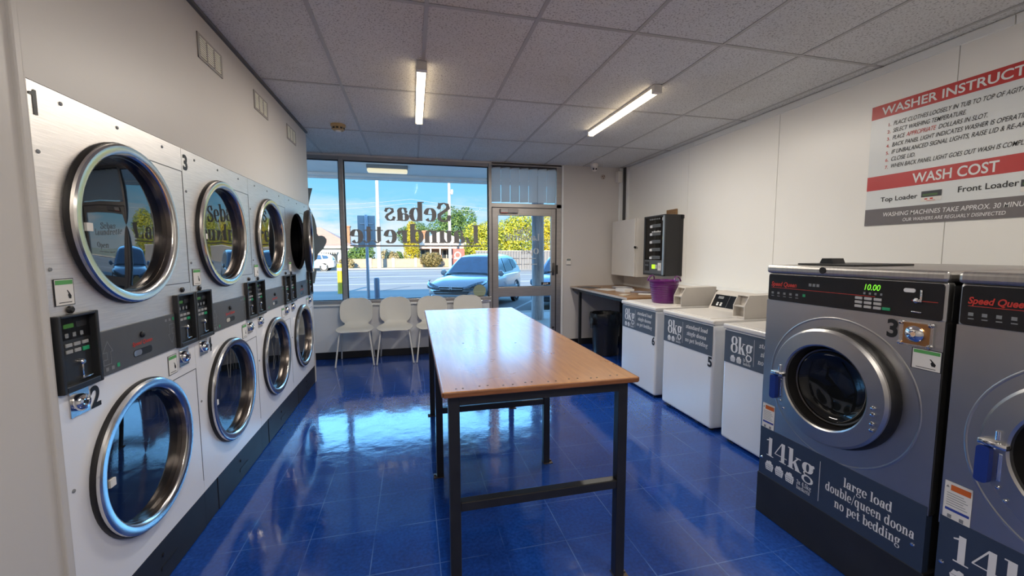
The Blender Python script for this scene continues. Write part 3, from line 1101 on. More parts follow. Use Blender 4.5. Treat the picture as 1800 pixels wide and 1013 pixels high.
ARROW = [(-.016, 0), (.016, 0), (.016, .052), (.030, .052), (0, .098), (-.030, .052), (-.006, .052), (-.006, .022), (-.03, .022), (-.03, 0)]
def make_dryer():
    t = empty('stacked_tumble_dryer', (XL, 1.597, 0))
    b = MB()
    for (y0_, y1_) in ((.004, .02), (DW - .02, DW - .004)):
        b.box(-.78, -.03, y0_, y1_, .01, 2.028)
    b.box(-.78, -.76, .02, DW - .02, .01, 2.028)
    for (z0_, z1_) in ((.01, .03), (1.10, 1.13), (2.008, 2.028)):
        b.box(-.76, -.03, .02, DW - .02, z0_, z1_)
    b.build('cabinet', ENAMEL, t)
    g = .0015
    up = MB()
    up.holed(g, DW - g, 1.21, 2.034, .415, 1.617, .285, yz, -.03, 0.0)
    up.build('upper_panel', STEEL, t)
    lo = MB()
    lo.holed(g, DW - g, .202, 1.042, .415, .645, .285, yz, -.03, 0.0)
    lo.build('lower_panel', ENAMEL, t)
    se = MB()
    se.box(-.01, .0012, .50, DW - .002, 1.9145, 1.918)
    se.box(-.01, .0012, DW - .0055, DW - .002, 1.352, 1.918)
    se.box(-.01, .0012, .52, DW - .002, 1.349, 1.3525)
    se.build('panel_seam', BAND, t)
    se = MB()
    se.box(-.01, .0012, .50, DW - .002, .8895, .893)
    se.box(-.01, .0012, DW - .0055, DW - .002, .268, .893)
    se.build('panel_seam', BAND, t)
    # drums behind the doors
    for zc in (1.617, .645):
        dr = MB()
        dr.lathe([(.284, -.03), (.284, -.06), (.305, -.07), (.305, -.6), (.0, -.6)], (0, .415, zc), (1, 0, 0), 48)
        dr.build('drum', mat('drum_dark_steel', (0.10, 0.10, 0.105), 0.35, 1.0, noise=(10, .1)), t)
    dryer_door(t, 1.617)
    dryer_door(t, .645)
    control_box(t, .003, .180)
    control_box(t, DW - .170, DW - .003)
    # lint screen band
    bd = MB()
    bd.box(-.03, .006, .182, DW - .172, 1.042, 1.212, .003)
    bo = bd.build('lint_band', BAND, t)
    q = MB()
    q.prism(rrect(.125, .030, .0145, 5, .435, 1.086), lambda u, v, d: (d, u, v), .0061, .0068)
    q.cur = 1
    q.prism(rrect(.05, .024, .011, 5, .402, 1.086), lambda u, v, d: (d, u, v), .0068, .0074)
    q.build('pull_slot', [PRINT_BLACK, CHROME], bo)
    q = MB()
    q.lathe([(.013, 0), (.013, .006), (.009, .009), (0, .009)], (.006, .435, 1.158), (1, 0, 0), 16)
    q.build('band_lock', PRINT_BLACK, bo)
    q = MB()
    lettering(q, 'Speed Queen', .024, (.006, .435, 1.118), Y, Zv, 'C', bold=.02, shear=.2)
    q.build('lettering', PRINT_RED, bo)
    q = MB()
    outline(q, [(.232 + a * .85, 1.082 + c * .9) for a, c in ARROW], .0022, (.006, 0, 0), Y, Zv, .001)
    q.build('printed_arrow', PRINT_GREY, bo)
    q = MB()
    outline(q, [(.650 - a * .85, 1.165 - c * .9) for a, c in ARROW], .0022, (.006, 0, 0), Y, Zv, .001)
    q.build('printed_arrow', PRINT_GREY, bo)
    q = MB()
    for k in range(2):
        if k: q = MB()
        flat_rect(q, .215 + .03 * k, .230 + .03 * k, 1.058, 1.072, (.006, 0, 0), Y, Zv, .001)
        q.build('printed_symbol', PRINT_GREY, bo)
        q = MB()
        flat_rect(q, .605 + .03 * k, .620 + .03 * k, 1.182, 1.194, (.006, 0, 0), Y, Zv, .001)
        q.build('printed_symbol', PRINT_GREY, bo)
    for (y0, y1, z0, z1) in ((.275, .290, 1.060, 1.076), (.665, .678, 1.182, 1.196)):
        q = MB()
        flat_rect(q, y0, y1, z0, z1, (.006, 0, 0), Y, Zv, .001)
        q.build('green_symbol', GREEN_KEY, bo)
    for (y, z) in ((.085, 1.312), (DW - .085, 1.318)):
        q = MB()
        q.lathe([(.013, 0), (.013, .007), (.008, .011), (0, .011)], (0, y, z), (1, 0, 0), 16)
        q.build('panel_lock', PRINT_BLACK, t)
    lock_plate(t, .045, .945)
    lock_plate(t, DW - .155, .938)
    pay_sticker(t, (0, .032, 1.330), Y, Zv, .075, .085)
    pay_sticker(t, (0, DW - .245, .925), Y, Zv, .068, .088)
    sc = MB()
    for (y, z) in ((.13, 2.00), (.40, 2.00), (.70, 2.00), (.025, 1.82), (.025, 1.45), (.03, .70)):
        sc.lathe([(.007, 0), (.006, .003), (0, .004)], (0, y, z), (1, 0, 0), 10)
    sc.build('screws', PRINT_GREY, t)
    # plinth
    k = MB()
    k.box(-.7, -.004, .002, .150, .004, .200, .003)
    k.box(-.7, -.001, .153, DW - .002, .004, .200, .003)
    ko = k.build('plinth', BLACK_BASE, t)
    q = MB()
    q.prism(rrect(.14, .022, .009, 4, .52, .075), lambda u, v, d: (d, u, v), 0, .002)
    q.lathe([(.009, 0), (.009, .004), (0, .005)], (0, .47, .135), (1, 0, 0), 12)
    q.build('plinth_slot', PRINT_BLACK, ko)
    return t

def numeral(parent, s, origin, right, up, size, width, m=None):
    q = MB()
    if s == '1':
        flat_poly(q, [(a * width, c * size) for a, c in [(.45, 0), (1, 0), (1, .73), (.62, .73), (.5, .66), (0, .63), (0, .55), (.45, .55)]], origin, right, up, .0015)
    else:
        lettering(q, s, size, origin, right, up, bold=.035, width=width, lift=.0015)
    return q.build('numeral', m or PRINT_BLACK, parent)

dryer0 = make_dryer()
labels = ['stacked steel and white tumble dryer nearest the camera, numbered 1 and 2',
          'stacked tumble dryer numbered 3 and 4, second from the camera',
          'third stacked tumble dryer along, between dryer 3 and the one with its door ajar',
          'farthest stacked tumble dryer by the window, its upper door hanging ajar']
dryers = [dryer0] + [copy_tree(dryer0) for _ in range(3)]
for k, t in enumerate(dryers):
    t.location = (XL, 1.597 + DW * k, 0)
    tag(t, labels[k], 'dryer', 'stacked tumble dryers along the left wall')
for t, a, c in ((dryers[0], '1', '2'), (dryers[1], '3', '4')):
    numeral(t, a, (0, .010, 1.932), Y, Zv, .105, .028 if a == '1' else .045)
    numeral(t, c, (0, .138, .948), Y, Zv, .105, .048)
# the far upper door stands ajar
for ch in dryers[3].children:
    if ch.name.startswith('dryer_door') and ch.location.z > 1:
        ch.rotation_euler = (0, 0, math.radians(10))
        ch.location.x = .03
# ------------------------------------------------------------------ top-loading washers (right)
NX = (-1, 0, 0)
def basket_icon(mb, hole, x, y, s, o, r, u, lift=.0015):
    """laundry basket pictogram heaped with washing"""
    flat_poly(mb, [(x + a * s, y + c * s) for a, c in [(.12, 0), (.88, 0), (1.0, .58), (0, .58)]], o, r, u, lift)
    flat_poly(mb, [(x + a * s, y + c * s) for a, c in [(.03, .56), (.97, .56), (.93, .78), (.78, .80), (.72, 1.0), (.5, 1.05), (.38, .93), (.2, .95), (.12, .75)]], o, r, u, lift)
    c0 = mb.cur
    mb.cur = hole
    for k in range(4):
        flat_rect(mb, x + (.2 + .17 * k) * s, x + (.27 + .17 * k) * s, y + .10 * s, y + .22 * s, o, r, u, lift + .0006)
        flat_rect(mb, x + (.2 + .17 * k) * s, x + (.27 + .17 * k) * s, y + .32 * s, y + .44 * s, o, r, u, lift + .0006)
    flat_rect(mb, x + .06 * s, x + .94 * s, y + .565 * s, y + .595 * s, o, r, u, lift + .0006)
    mb.cur = c0

WW = .69
def make_washer(number, panel=True):
    """local frame: front face in the plane x = 0, body behind it (+x), near side at y = 0"""
    t = empty('top_loading_washer', (0, 0, 0))
    b = MB()
    b.box(.0, .70, .0, WW, .025, .905, .022, 3)
    b.build('body', ENAMEL_W, t)
    f = MB()
    for (x, y) in ((.05, .05), (.05, WW - .05), (.65, .05), (.65, WW - .05)):
        f.cyl((x, y, 0), (x, y, .03), .02, n=10)
    f.build('feet', PRINT_BLACK, t)
    l = MB()
    l.box(-.010, .71, -.006, WW + .006, .903, .943, .012, 3)
    lo = l.build('top', LIDM, t)
    q = MB()
    q.box(.03, .47, .08, WW - .08, .941, .948, .004, 2)
    q.build('lid', LIDM, lo)
    q = MB()
    q.box(-.002, .003, .15, .19, .020, .026)
    q.box(-.002, .003, .55, .60, .020, .026)
    q.build('toe_clips', PRINT_BLACK, t)
    # console
    c = MB()
    poly = [(.50, .943), (.575, 1.092), (.60, 1.112), (.70, 1.115), (.70, .943)]
    c.prism(poly, lambda u, v, d: (u, d, v), .02, WW - .01)
    co = c.build('console', CREAM_BOX, t)
    sl = Vector((.075, 0, .149)).normalized()
    q = MB()
    if panel:
        o_ = (.506, WW - .03, .955)
        flat_rect(q, 0, .42, .012, .140, o_, NY, sl, .0015)
        q.cur = 1
        for k in range(2):
            flat_rect(q, .06 + .045 * k, .085 + .045 * k, .026, .046, o_, NY, sl, .003)
            flat_rect(q, .06 + .045 * k, .085 + .045 * k, .050, .060, o_, NY, sl, .003)
        q.cur = 2
        flat_rect(q, .05, .12, .098, .124, o_, NY, sl, .003)
        flat_rect(q, .19, .193, .015, .135, o_, NY, sl, .003)
        q.build('control_face', [CONTROL_B, PRINT_WHITE, PRINT_GREY], co)
    # coin vault at the near end
    v = MB()
    side = [(.285, .945), (.285, 1.048), (.330, 1.136), (.70, 1.140), (.70, .945)]
    ext = lambda u, w_, d: (u, d, w_)
    v.prism(side, ext, 0, .007)
    v.prism(side, ext, .118, .125)
    v.prism([(.350, .945), (.350, 1.050), (.372, 1.136), (.70, 1.140), (.70, .945)], ext, .006, .119)
    v.prism([(.288, 1.040), (.288, 1.050), (.352, 1.050), (.352, 1.040)], ext, .006, .119)
    v.prism([(.287, .945), (.287, .956), (.352, .956), (.352, .945)], ext, .006, .119)
    v.prism([(.327, 1.130), (.331, 1.137), (.375, 1.138), (.375, 1.130)], ext, .006, .119)
    vo = v.build('coin_box', CREAM_BOX, t)
    q = MB()
    q.lathe([(.013, 0), (.013, .02), (.008, .026), (0, .026)], (.350, .032, .985), (-1, 0, 0), 14)
    q.lathe([(.004, 0), (.003, .003), (0, .003)], (.345, .0, 1.122), (0, -1, 0), 8)
    q.build('coin_lock', CHROME, vo)
    # label band
    q = MB()
    q.box(-.0015, .0, .012, WW - .012, .643, .893)
    bo = q.build('label_band', SLATE, t)
    q = MB()
    o_ = (-.0015, WW - .012, .643)
    lettering(q, '8kg', .176, (o_[0], o_[1] - .064, .735), NY, Zv, font='fat', width=.207, stem=.155)
    for k in range(2):
        basket_icon(q, 1, .064 + .060 * k, .018, .050, o_, NY, Zv)
    lettering(q, '2x 4kg', .032, (o_[0], o_[1] - .190, .690), NY, Zv, font='fat', width=.06, stem=.11)
    lettering(q, 'baskets', .032, (o_[0], o_[1] - .190, .662), NY, Zv, font='fat', width=.07, stem=.11)
    flat_rect(q, .283, .2855, .03, .225, o_, NY, Zv)
    for k, s in enumerate(('standard load', 'single doona', 'no pet bedding')):
        lettering(q, s, .052, (o_[0], o_[1] - .466, .822 - .060 * k), NY, Zv, 'C', font='fat', shear=.12, width=(.28, .25, .29)[k], stem=.12)
    q.build('lettering', [PRINT_WHITE, SLATE], bo)
    numeral(t, number, (-.0005, .062, .553), NY, Zv, .115, .052)
    return t
WX = 2.373
washers = []
for number, y0, lab in (('6', 3.612, 'white top loading washer number 6 with a purple bucket on its lid'),
                        ('5', 2.795, 'white top loading washer number 5, between washer 6 and the steel washers'),
                        ('4', 1.995, 'white top loading washer half hidden behind the steel front loader')):
    t = make_washer(number)
    t.location = (WX, y0, 0)
    tag(t, lab, 'washing machine', 'white top loading washers')
    washers.append(t)

# ------------------------------------------------------------------ steel front loaders (right, near)
FW = .787
def make_front_loader(number):
    """front face in the plane x = 0, body behind (+x), near side at y = 0"""
    t = empty('front_loading_washer', (0, 0, 0))
    b = MB()
    for (y0_, y1_) in ((.010, .03), (FW - .03, FW - .010)):
        b.box(.025, 1.05, y0_, y1_, .01, 1.37)
    b.box(.30, 1.05, .03, FW - .03, .01, 1.37)
    b.build('body', mat('dark_side_steel', (0.05, 0.05, 0.055), 0.4, 0.6, noise=(4, .1)), t)
    f = MB()
    f.holed(.0, FW, .475, 1.236, .405, .868, .20, lambda u, v, d: (d, u, v), 0, .03)
    f.box(.001, .04, -.001, .03, .475, 1.236, .006)
    f.box(.001, .04, FW - .03, FW + .001, .475, 1.236, .006)
    f.box(.0, .04, .0, FW, 1.23, 1.385, .010, 3)
    fo = f.build('front_panel', STEEL_FL, t)
    q = MB()
    q.lathe([(.347, .0003), (.344, .0017), (.341, .0017), (.337, .0003)], (0, .392, .845), (-1, 0, 0), 72)
    q.build('pressed_ring', STEEL_FL, fo)
    q = MB()
    q.box(-.012, 1.05, -.004, FW + .004, 1.385, 1.428, .014, 3)
    q.build('lid', STEEL_TOP, t)
    q = MB()
    q.lathe([(.016, 0), (.016, .003), (0, .003)], (-.012, .470, 1.410), (-1, 0, 0), 20)
    q.build('lid_plug', PRINT_BLACK, t)
    # control fascia
    q = MB()
    q.prism(rrect(FW - .018, .141, .012, 4, FW / 2, 1.3085), lambda u, v, d: (-d, u, v), 0, .004)
    co = q.build('control_fascia', CONTROL_B, t)
    O = (-.004, FW - .009, 1.238)
    w = FW - .018
    q = MB()
    flat_rect(q, .02, w * .70, .068, .0702, O, NY, Zv, .001)
    flat_rect(q, w * .87, w * .98, .068, .0702, O, NY, Zv, .001)
    lettering(q, 'Speed Queen', .033, (O[0], O[1] - .018, O[2] + .078), NY, Zv, bold=.03, shear=.18, width=.150)
    q.build('lettering', PRINT_RED, co)
    q = MB()
    lettering(q, '10.00', .036, (O[0], O[1] - .488, O[2] + .096), NY, Zv, bold=.012, shear=.15, width=.066)
    q.build('display', GREEN_LED, co)
    for r_ in range(3):
        for k in range(3):
            q = MB()
            q.box(-.008, -.003, O[1] - (.488 + .038 * k), O[1] - (.458 + .038 * k), O[2] + .052 - .018 * r_, O[2] + .064 - .018 * r_, .002)
            q.build('button', mat('pale_key', (0.52, 0.51, 0.50), 0.5, noise=(20, .04)), co)
    q = MB()
    q.box(-.008, -.003, O[1] - .598, O[1] - .568, O[2] + .016, O[2] + .029, .002)
    q.build('green_button', GREEN_KEY, co)
    def picto(name, m, *rects):
        q = MB()
        for r_ in rects:
            flat_rect(q, *r_, O, NY, Zv, .001)
        q.build(name, m, co)
    for k in range(3):
        picto('load_symbol', PRINT_GREY, (.235 + .020 * k, .250 + .020 * k, .090, .104))
    for k in range(5):
        picto('cycle_symbol', PRINT_GREY, (.022 + .036 * k, .036 + .036 * k, .034, .046), (.022 + .036 * k, .038 + .036 * k, .022, .026))
    for k in range(4):
        picto('status_symbol', PRINT_GREY, (.49 + .022 * k, .499 + .022 * k, .076, .086))
    picto('green_symbol', GREEN_KEY, (.205, .220, .034, .048))
    q = MB()
    q.prism(rrect(.040, .016, .0075, 4, 0, 0), lambda u, v, d: (-.004 - d, O[1] - .66 - u, O[2] + .108 + v), 0, .002)
    q.build('slot_label', PRINT_WHITE, co)
    q = MB()
    q.box(-.008, -.003, O[1] - .704, O[1] - .697, O[2] + .070, O[2] + .112, .001)
    q.box(-.016, -.003, O[1] - .708, O[1] - .682, O[2] + .064, O[2] + .073, .002)
    q.box(-.012, -.003, O[1] - .708, O[1] - .674, O[2] + .022, O[2] + .028, .002)
    q.lathe([(.011, 0), (.010, .008), (0, .010)], (-.004, O[1] - .688, O[2] + .070), (-1, 0, 0), 12)
    q.build('coin_slot', CHROME, co)
    # cash box plate
    q = MB()
    q.box(-.006, 0, .030, .142, 1.128, 1.224, .001)
    po = q.build('cash_box_plate', PLATE, t)
    q = MB()
    q.box(-.0075, -.005, .040, .128, 1.134, 1.219, .001)
    q.build('brass_face', mat('brass_face', (0.50, 0.27, 0.12), 0.3, 1.0, noise=(8, .08)), po)
    q = MB()
    q.lathe([(.033, 0), (.032, .008), (.024, .015), (.011, .017), (.009, .013), (0, .013)], (-.007, .086, 1.177), (-1, 0, 0), 28)
    for (y, z) in ((.037, 1.217), (.135, 1.217), (.037, 1.135), (.135, 1.135)):
        q.lathe([(.009, 0), (.008, .008), (0, .009)], (-.006, y, z), (-1, 0, 0), 12)
    q.build('lock', CHROME, po)
    if number:
        numeral(t, number, (0, .192, 1.150), NY, Zv, .100, .042)
    pay_sticker(t, (0, .092, 1.043), NY, Zv, .090, .077)
    # warning label low on the left
    q = MB()
    flat_rect(q, 0, .078, 0, .150, (0, FW - .010, .500), NY, Zv, .0015)
    q.cur = 1
    flat_rect(q, .018, .074, .118, .140, (0, FW - .010, .500), NY, Zv, .0022)
    q.cur = 2
    flat_rect(q, .006, .074, .040, .050, (0, FW - .010, .500), NY, Zv, .0022)
    q.cur = 3
    flat_poly(q, [(.004, .126), (.014, .126), (.009, .135)], (0, FW - .010, .500), NY, Zv, .0022)
    for k in range(6):
        flat_rect(q, .008, .068 - .006 * (k % 3), .060 + .009 * k, .0622 + .009 * k, (0, FW - .010, .500), NY, Zv, .0022)
    for k in range(2):
        flat_rect(q, .014 + .034 * k, .026 + .034 * k, .012, .026, (0, FW - .010, .500), NY, Zv, .0022)
    q.build('warning_label', [PAPER, mat('warning_orange', (0.62, 0.13, 0.02), 0.5), mat('label_blue', (0.03, 0.06, 0.32), 0.5), PRINT_GREY], t)
    # big printed band
    q = MB()
    q.box(-.002, .03, .004, FW - .004, .232, .510)
    bo = q.build('label_band', NAVY, t)
    q = MB()
    o_ = (-.002, FW - .004, .232)
    lettering(q, '14kg', .150, (o_[0], o_[1] - .038, .360), NY, Zv, font='fat', width=.290, stem=.155)
    for k in range(3):
        basket_icon(q, 1, .042 + .063 * k, .045, .054, o_, NY, Zv)
    lettering(q, '3x 4.5kg', .032, (o_[0], o_[1] - .236, .298), NY, Zv, font='fat', width=.080, stem=.11)
    lettering(q, 'baskets', .032, (o_[0], o_[1] - .236, .272), NY, Zv, font='fat', width=.075, stem=.11)
    flat_rect(q, .353, .3555, .040, .244, o_, NY, Zv)
    for k, s in enumerate(('large load', 'double/queen doona', 'no pet bedding')):
        lettering(q, s, .062, (o_[0], o_[1] - .567, .413 - .060 * k), NY, Zv, 'C', font='fat', width=(.200, .362, .270)[k], stem=.13)
    q.build('lettering', [PRINT_WHITE, NAVY], bo)
    for y in (.04, FW - .02):
        q = MB()
        q.lathe([(.008, 0), (.006, .004), (0, .005)], (-.002, y, .33), (-1, 0, 0), 10)
        q.build('band_screw', CHROME, bo)
    q = MB()
    q.box(-.004, .9, -.004, FW + .004, 0, .236, .004)
    q.build('base', BLACK_BASE, t)
    # door
    c = (0, .395, .862)
    q = MB()
    q.lathe([(.262, -.002), (.283, .0), (.281, .018), (.268, .036), (.25, .040)], c, (-1, 0, 0), 72)
    q.build('door_gasket', BLACK_RUBBER, t)
    q = MB()
    cd = (0, .399, .863)
    q.lathe([(.266, .034), (.274, .042), (.274, .052), (.264, .063), (.264, .063), (.202, .067), (.202, .067), (.195, .062), (.193, .050)], cd, (-1, 0, 0), 72)
    do = q.build('washer_door', STEEL_FL, t)
    q = MB()
    q.lathe([(.1945, .052), (.186, .0), (.176, -.06), (.156, -.07)], cd, (-1, 0, 0), 64)
    q.build('porthole_rim', BLACK_RUBBER, do)
    q = MB()
    q.lathe([(.187, .004), (.176, .014), (.169, .012), (.168, .002)], cd, (-1, 0, 0), 64)
    q.build('inner_ring', RING_IN, do)
    q = MB()
    q.lathe([(.170, .006), (.155, -.010), (.125, -.022), (.06, -.028), (0, -.030)], cd, (-1, 0, 0), 64)
    q.build('door_glass', FL_GLASS, do)
    for dz in (.020, -.008, -.048, -.075):
        q = MB()
        q.lathe([(.010, 0), (.008, .006), (0, .008)], (-.066, .405 - .232, .868 - .04 + dz), (-1, 0, 0), 12)
        q.build('hinge_bolt', CHROME, do)
    q = MB()
    q.box(-.085, -.056, .405 + .185, .405 + .258, .856, .876, .006)
    q.lathe([(.008, 0), (.008, .03), (0, .032)], (-.066, .405 + .215, .882), (0, 0, 1), 10)
    ho = q.build('latch', CHROME, do)
    q = MB()
    q.prism(rrect(.034, .125, .012, 5, .405 + .240, .790), lambda u, v, d: (-d, u, v), .058, .086)
    q.build('blue_handle', mat('blue_handle', (0.012, 0.035, 0.22), 0.35, noise=(8, .1)), ho)
    q = MB()
    q.box(-.068, -.060, .405 + .200, .405 + .212, .745, .84, .003)
    q.build('hinge_guard', CHROME, do)
    for (y, z) in ((.222, .850), (.205, .725), (.185, .69)):
        q = MB()
        q.lathe([(.006, 0), (.005, .004), (0, .005)], (-.066, .405 + y, z), (-1, 0, 0), 10)
        q.build('door_rivet', CHROME, do)
    return t
FX = 1.92
fl = make_front_loader('3')
fl.location = (FX, 1.075, 0)
tag(fl, 'stainless steel front loading washer number 3 with 14kg band', 'washing machine', 'steel front loading washers')
fl2 = copy_tree(fl)
fl2.location = (FX, .256, 0)
for ch in list(fl2.children):
    if ch.name.startswith('numeral'):
        bpy.data.objects.remove(ch)
tag(fl2, 'stainless steel front loading washer cut off by the right edge of the picture', 'washing machine', 'steel front loading washers')
# detergent hatches lying on the lids
def hatch(x, y, label):
    b = MB()
    b.box(-.02, .36, -.150, .150, 0, .009, .003)
    o = b.build('detergent_hatch', PRINT_BLACK)
    q = MB()
    q.prism([(.010, .007), (.022, .036), (.072, .036), (.086, .007)], lambda u, v, d: (d, u, v), .05, .13)
    q.build('hatch_grip', PRINT_BLACK, o)
    o.location = (x, y, 1.429)
    tag(o, label, 'lid', 'black hatches on the steel washers')
    return o
hatch(2.06, 1.645, 'flat black hatch lid with a raised grip on top of steel washer 3')
hatch(2.06, .71, 'flat black hatch lid on the steel washer at the right edge')
# ------------------------------------------------------------------ folding table in the middle
t = empty('folding_table', (.536, 2.72, 0))
tag(t, 'long varnished wooden folding table on a black steel frame, middle of the floor', 'table')
TX0, TX1, TY0, TY1 = -.434, .420, -1.145, 1.225
b = MB()
b.box(TX0, TX1, TY0, TY1, .932, .952, .004)
to = b.build('table_top', TABLE_M, t)
b = MB()
b.box(TX0 + .002, TX1 - .002, TY0 - .006, TY0 + .004, .929, .9505, .004)
b.box(TX0 - .005, TX0 + .003, TY0, TY1, .931, .951, .003)
b.box(TX1 - .003, TX1 + .005, TY0, TY1, .931, .951, .003)
b.build('edge_strip', WOOD_EDGE, to)
b = MB()
rnd = random.Random(3)
for k in range(8):
    for dx in (0, .028 + .006 * (k % 3)):
        b.lathe([(.0042, 0), (.0042, .0008), (0, .0008)], (TX0 + .055 + .098 * k + dx, TY0 + .035 + .012 * (k % 2), .952), (0, 0, 1), 10, False)
for (x, y) in ((-.10, .1), (.06, -.35), (-.25, -.28), (.12, .45)):
    b.lathe([(.006, 0), (.006, .0006), (0, .0006)], (x, y, .952), (0, 0, 1), 10, False)
b.build('nail_holes', PRINT_BLACK, to)
LX0, LX1 = -.389, .358      # leg centres
hw = .0225
ys = (-1.105, -.05, 1.005)
for y in ys:
    for x in (LX0, LX1):
        q = MB()
        q.box(x - hw, x + hw, y - hw, y + hw, .004, .932, .004)
        lo = q.build('leg', BLACK_STEEL, t)
        q = MB()
        sx = -1 if x < 0 else 1
        q.box(x - .024 - (.02 if sx < 0 else 0), x + .024 + (.02 if sx > 0 else 0), y - .03, y + .03, 0, .005, .001)
        q.lathe([(.007, 0), (.006, .008), (0, .009)], (x + sx * .035, y, .005), (0, 0, 1), 8)
        q.build('foot_plate', mat('rusty_plate', (0.11, 0.085, 0.07), 0.5, 0.5, noise=(30, .4)), lo)
    q = MB()
    q.box(LX0 + hw, LX1 - hw, y - .02, y + .02, .435, .475, .004)
    q.build('cross_rail', BLACK_STEEL, t)
q = MB()
for y in ys:
    q.box(LX0 - hw, LX1 + hw, y - .02, y + .02, .886, .931, .004)
for x in (LX0, LX1):
    q.box(x - .02, x + .02, ys[0], ys[2], .888, .931, .004)
q.build('top_frame', BLACK_STEEL, t)

# ------------------------------------------------------------------ chairs under the window
def make_chair():
    """seat faces -y; origin on the floor below the seat centre"""
    c = empty('chair', (0, 0, 0))
    # one-piece shell: seat and back share a narrow waist
    prof = []     # (y, z, half width, sideways curl)
    def row(y, z, w, curl): prof.append((y, z, w, curl))
    row(-.235, .462, .155, -.004); row(-.232, .470, .190, 0); row(-.20, .478, .222, .004)
    row(-.12, .476, .238, .012); row(-.02, .470, .236, .018); row(.06, .468, .218, .022)
    row(.125, .478, .178, .020); row(.160, .500, .152, .010); row(.176, .522, .158, .0)
    row(.186, .550, .190, -.012); row(.196, .590, .211, -.024); row(.208, .640, .217, -.032)
    row(.220, .71, .216, -.036); row(.230, .77, .210, -.034); row(.236, .81, .195, -.028); row(.241, .84, .163, -.020); row(.244, .857, .118, -.012); row(.245, .864, .06, -.006)
    n = 12
    m = MB()
    vs, nv = [], []
    for i, (y, z, w, cu) in enumerate(prof):
        for k in range(n + 1):
            s = -1 + 2 * k / n
            yy, zz = y, z
            if i < 7: zz += cu * s * s
            elif i < 9: zz += cu * s * s
            else: yy += cu * s * s * 1.2
            vs.append(Vector((s * w, yy, zz)))
    R_, Cn = len(prof), n + 1
    th = .010
    back = []
    for i in range(R_):
        for k in range(Cn):
            a = vs[min(i + 1, R_ - 1) * Cn + k] - vs[max(i - 1, 0) * Cn + k]
            bb_ = vs[i * Cn + min(k + 1, n)] - vs[i * Cn + max(k - 1, 0)]
            nn = bb_.cross(a).normalized()
            back.append(vs[i * Cn + k] - nn * th)
    N = len(vs)
    fs = []
    for i in range(R_ - 1):
        for k in range(n):
            a = i * Cn + k
            fs.append((a, a + 1, a + Cn + 1, a + Cn))
            fs.append((N + a, N + a + Cn, N + a + Cn + 1, N + a + 1))
    for i in range(R_ - 1):
        for k in (0, n):
            a = i * Cn + k
            fs.append((a, a + Cn, N + a + Cn, N + a))
    for i in (0, R_ - 1):
        for k in range(n):
            a = i * Cn + k
            fs.append((a, N + a, N + a + 1, a + 1))
    m.add(vs + back, fs, True)
    m.build('shell', CHAIR_W, c)
    for (x, y, tx, ty) in ((-.185, -.17, -.240, -.235), (.185, -.17, .240, -.235), (-.185, .10, -.222, .245), (.185, .10, .222, .245)):
        q = MB()
        q.cyl((tx, ty, .006), (x, y, .462), .0105, .0115, 12)
        lo = q.build('leg', CHAIR_LEG, c)
        q = MB()
        q.cyl((tx, ty, 0), (tx + (x - tx) * .02, ty + (y - ty) * .02, .01), .0115, n=12)
        q.build('leg_cap', PRINT_GREY, lo)
    q = MB()
    q.tube([(-.185, -.17, .458), (-.185, .10, .455), (.185, .10, .455), (.185, -.17, .458)], .010, 8, True)
    q.build('seat_frame', CHAIR_LEG, c)
    return c
ch0 = make_chair()
for k, (x, y, rz, lab) in enumerate(((-.780, 5.845, .03, 'white shell chair nearest the dryers, leftmost in the row under the window'),
                                    (-.258, 5.850, .0, 'white shell chair second from the dryers under the window'),
                                    (.264, 5.850, .0, 'white shell chair half hidden by the table corner, third from the dryers'),
                                    (.786, 5.850, .0, 'white shell chair nearest the door, only its backrest showing over the table'))):
    c = ch0 if k == 0 else copy_tree(ch0)
    c.location = (x, y, 0)
    c.rotation_euler = (0, 0, rz)
    tag(c, lab, 'chair', 'white chairs under the window')

# ------------------------------------------------------------------ ceiling lamps
def tube_light(x, y0, y1, label, cat='ceiling light'):
    t = empty('ceiling_light', (x, (y0 + y1) / 2, ZC))
    tag(t, label, cat, 'tube lights on the ceiling')
    h = (y1 - y0) / 2
    q = MB()
    q.box(-.036, .036, -h, -h + .045, -.066, -.001, .004)
    q.box(-.036, .036, h - .03, h, -.066, -.001, .004)
    q.box(-.034, .034, -h + .04, h - .02, -.026, -.001, .002)
    q.build('housing', LAMP_BODY, t)
    q = MB()
    q.prism([(-.033, -.026), (.033, -.026), (.031, -.052), (.018, -.064), (-.018, -.064), (-.031, -.052)], lambda u, v, d: (u, d, v), -h + .044, h - .029)
    q.build('diffuser', TUBE, t)
    ld = bpy.data.lights.new('lamp_tube', 'AREA')
    ld.shape = 'RECTANGLE'
    ld.size = .06
    ld.size_y = (y1 - y0) * .9
    ld.energy = TUBE_LIGHT
    ld.color = (1.0, 0.93, 0.83)
    lo = bpy.data.objects.new('lamp_tube', ld)
    COL.objects.link(lo)
    lo.parent = t
    lo.location = (0, 0, -.070)
    return t
tube_light(.094, 3.07, 4.36, 'bright tube light on the ceiling to the left, above the table')
tube_light(1.965, 3.05, 4.36, 'bright tube light on the ceiling to the right, above the washers')
tube_light(.094, -.75, .55, 'unseen tube light added as fill behind the camera, left of the pair')  # this pair is out of view, added as fill light for the room
tube_light(1.965, -.75, .55, 'unseen tube light added as fill behind the camera, right of the pair')

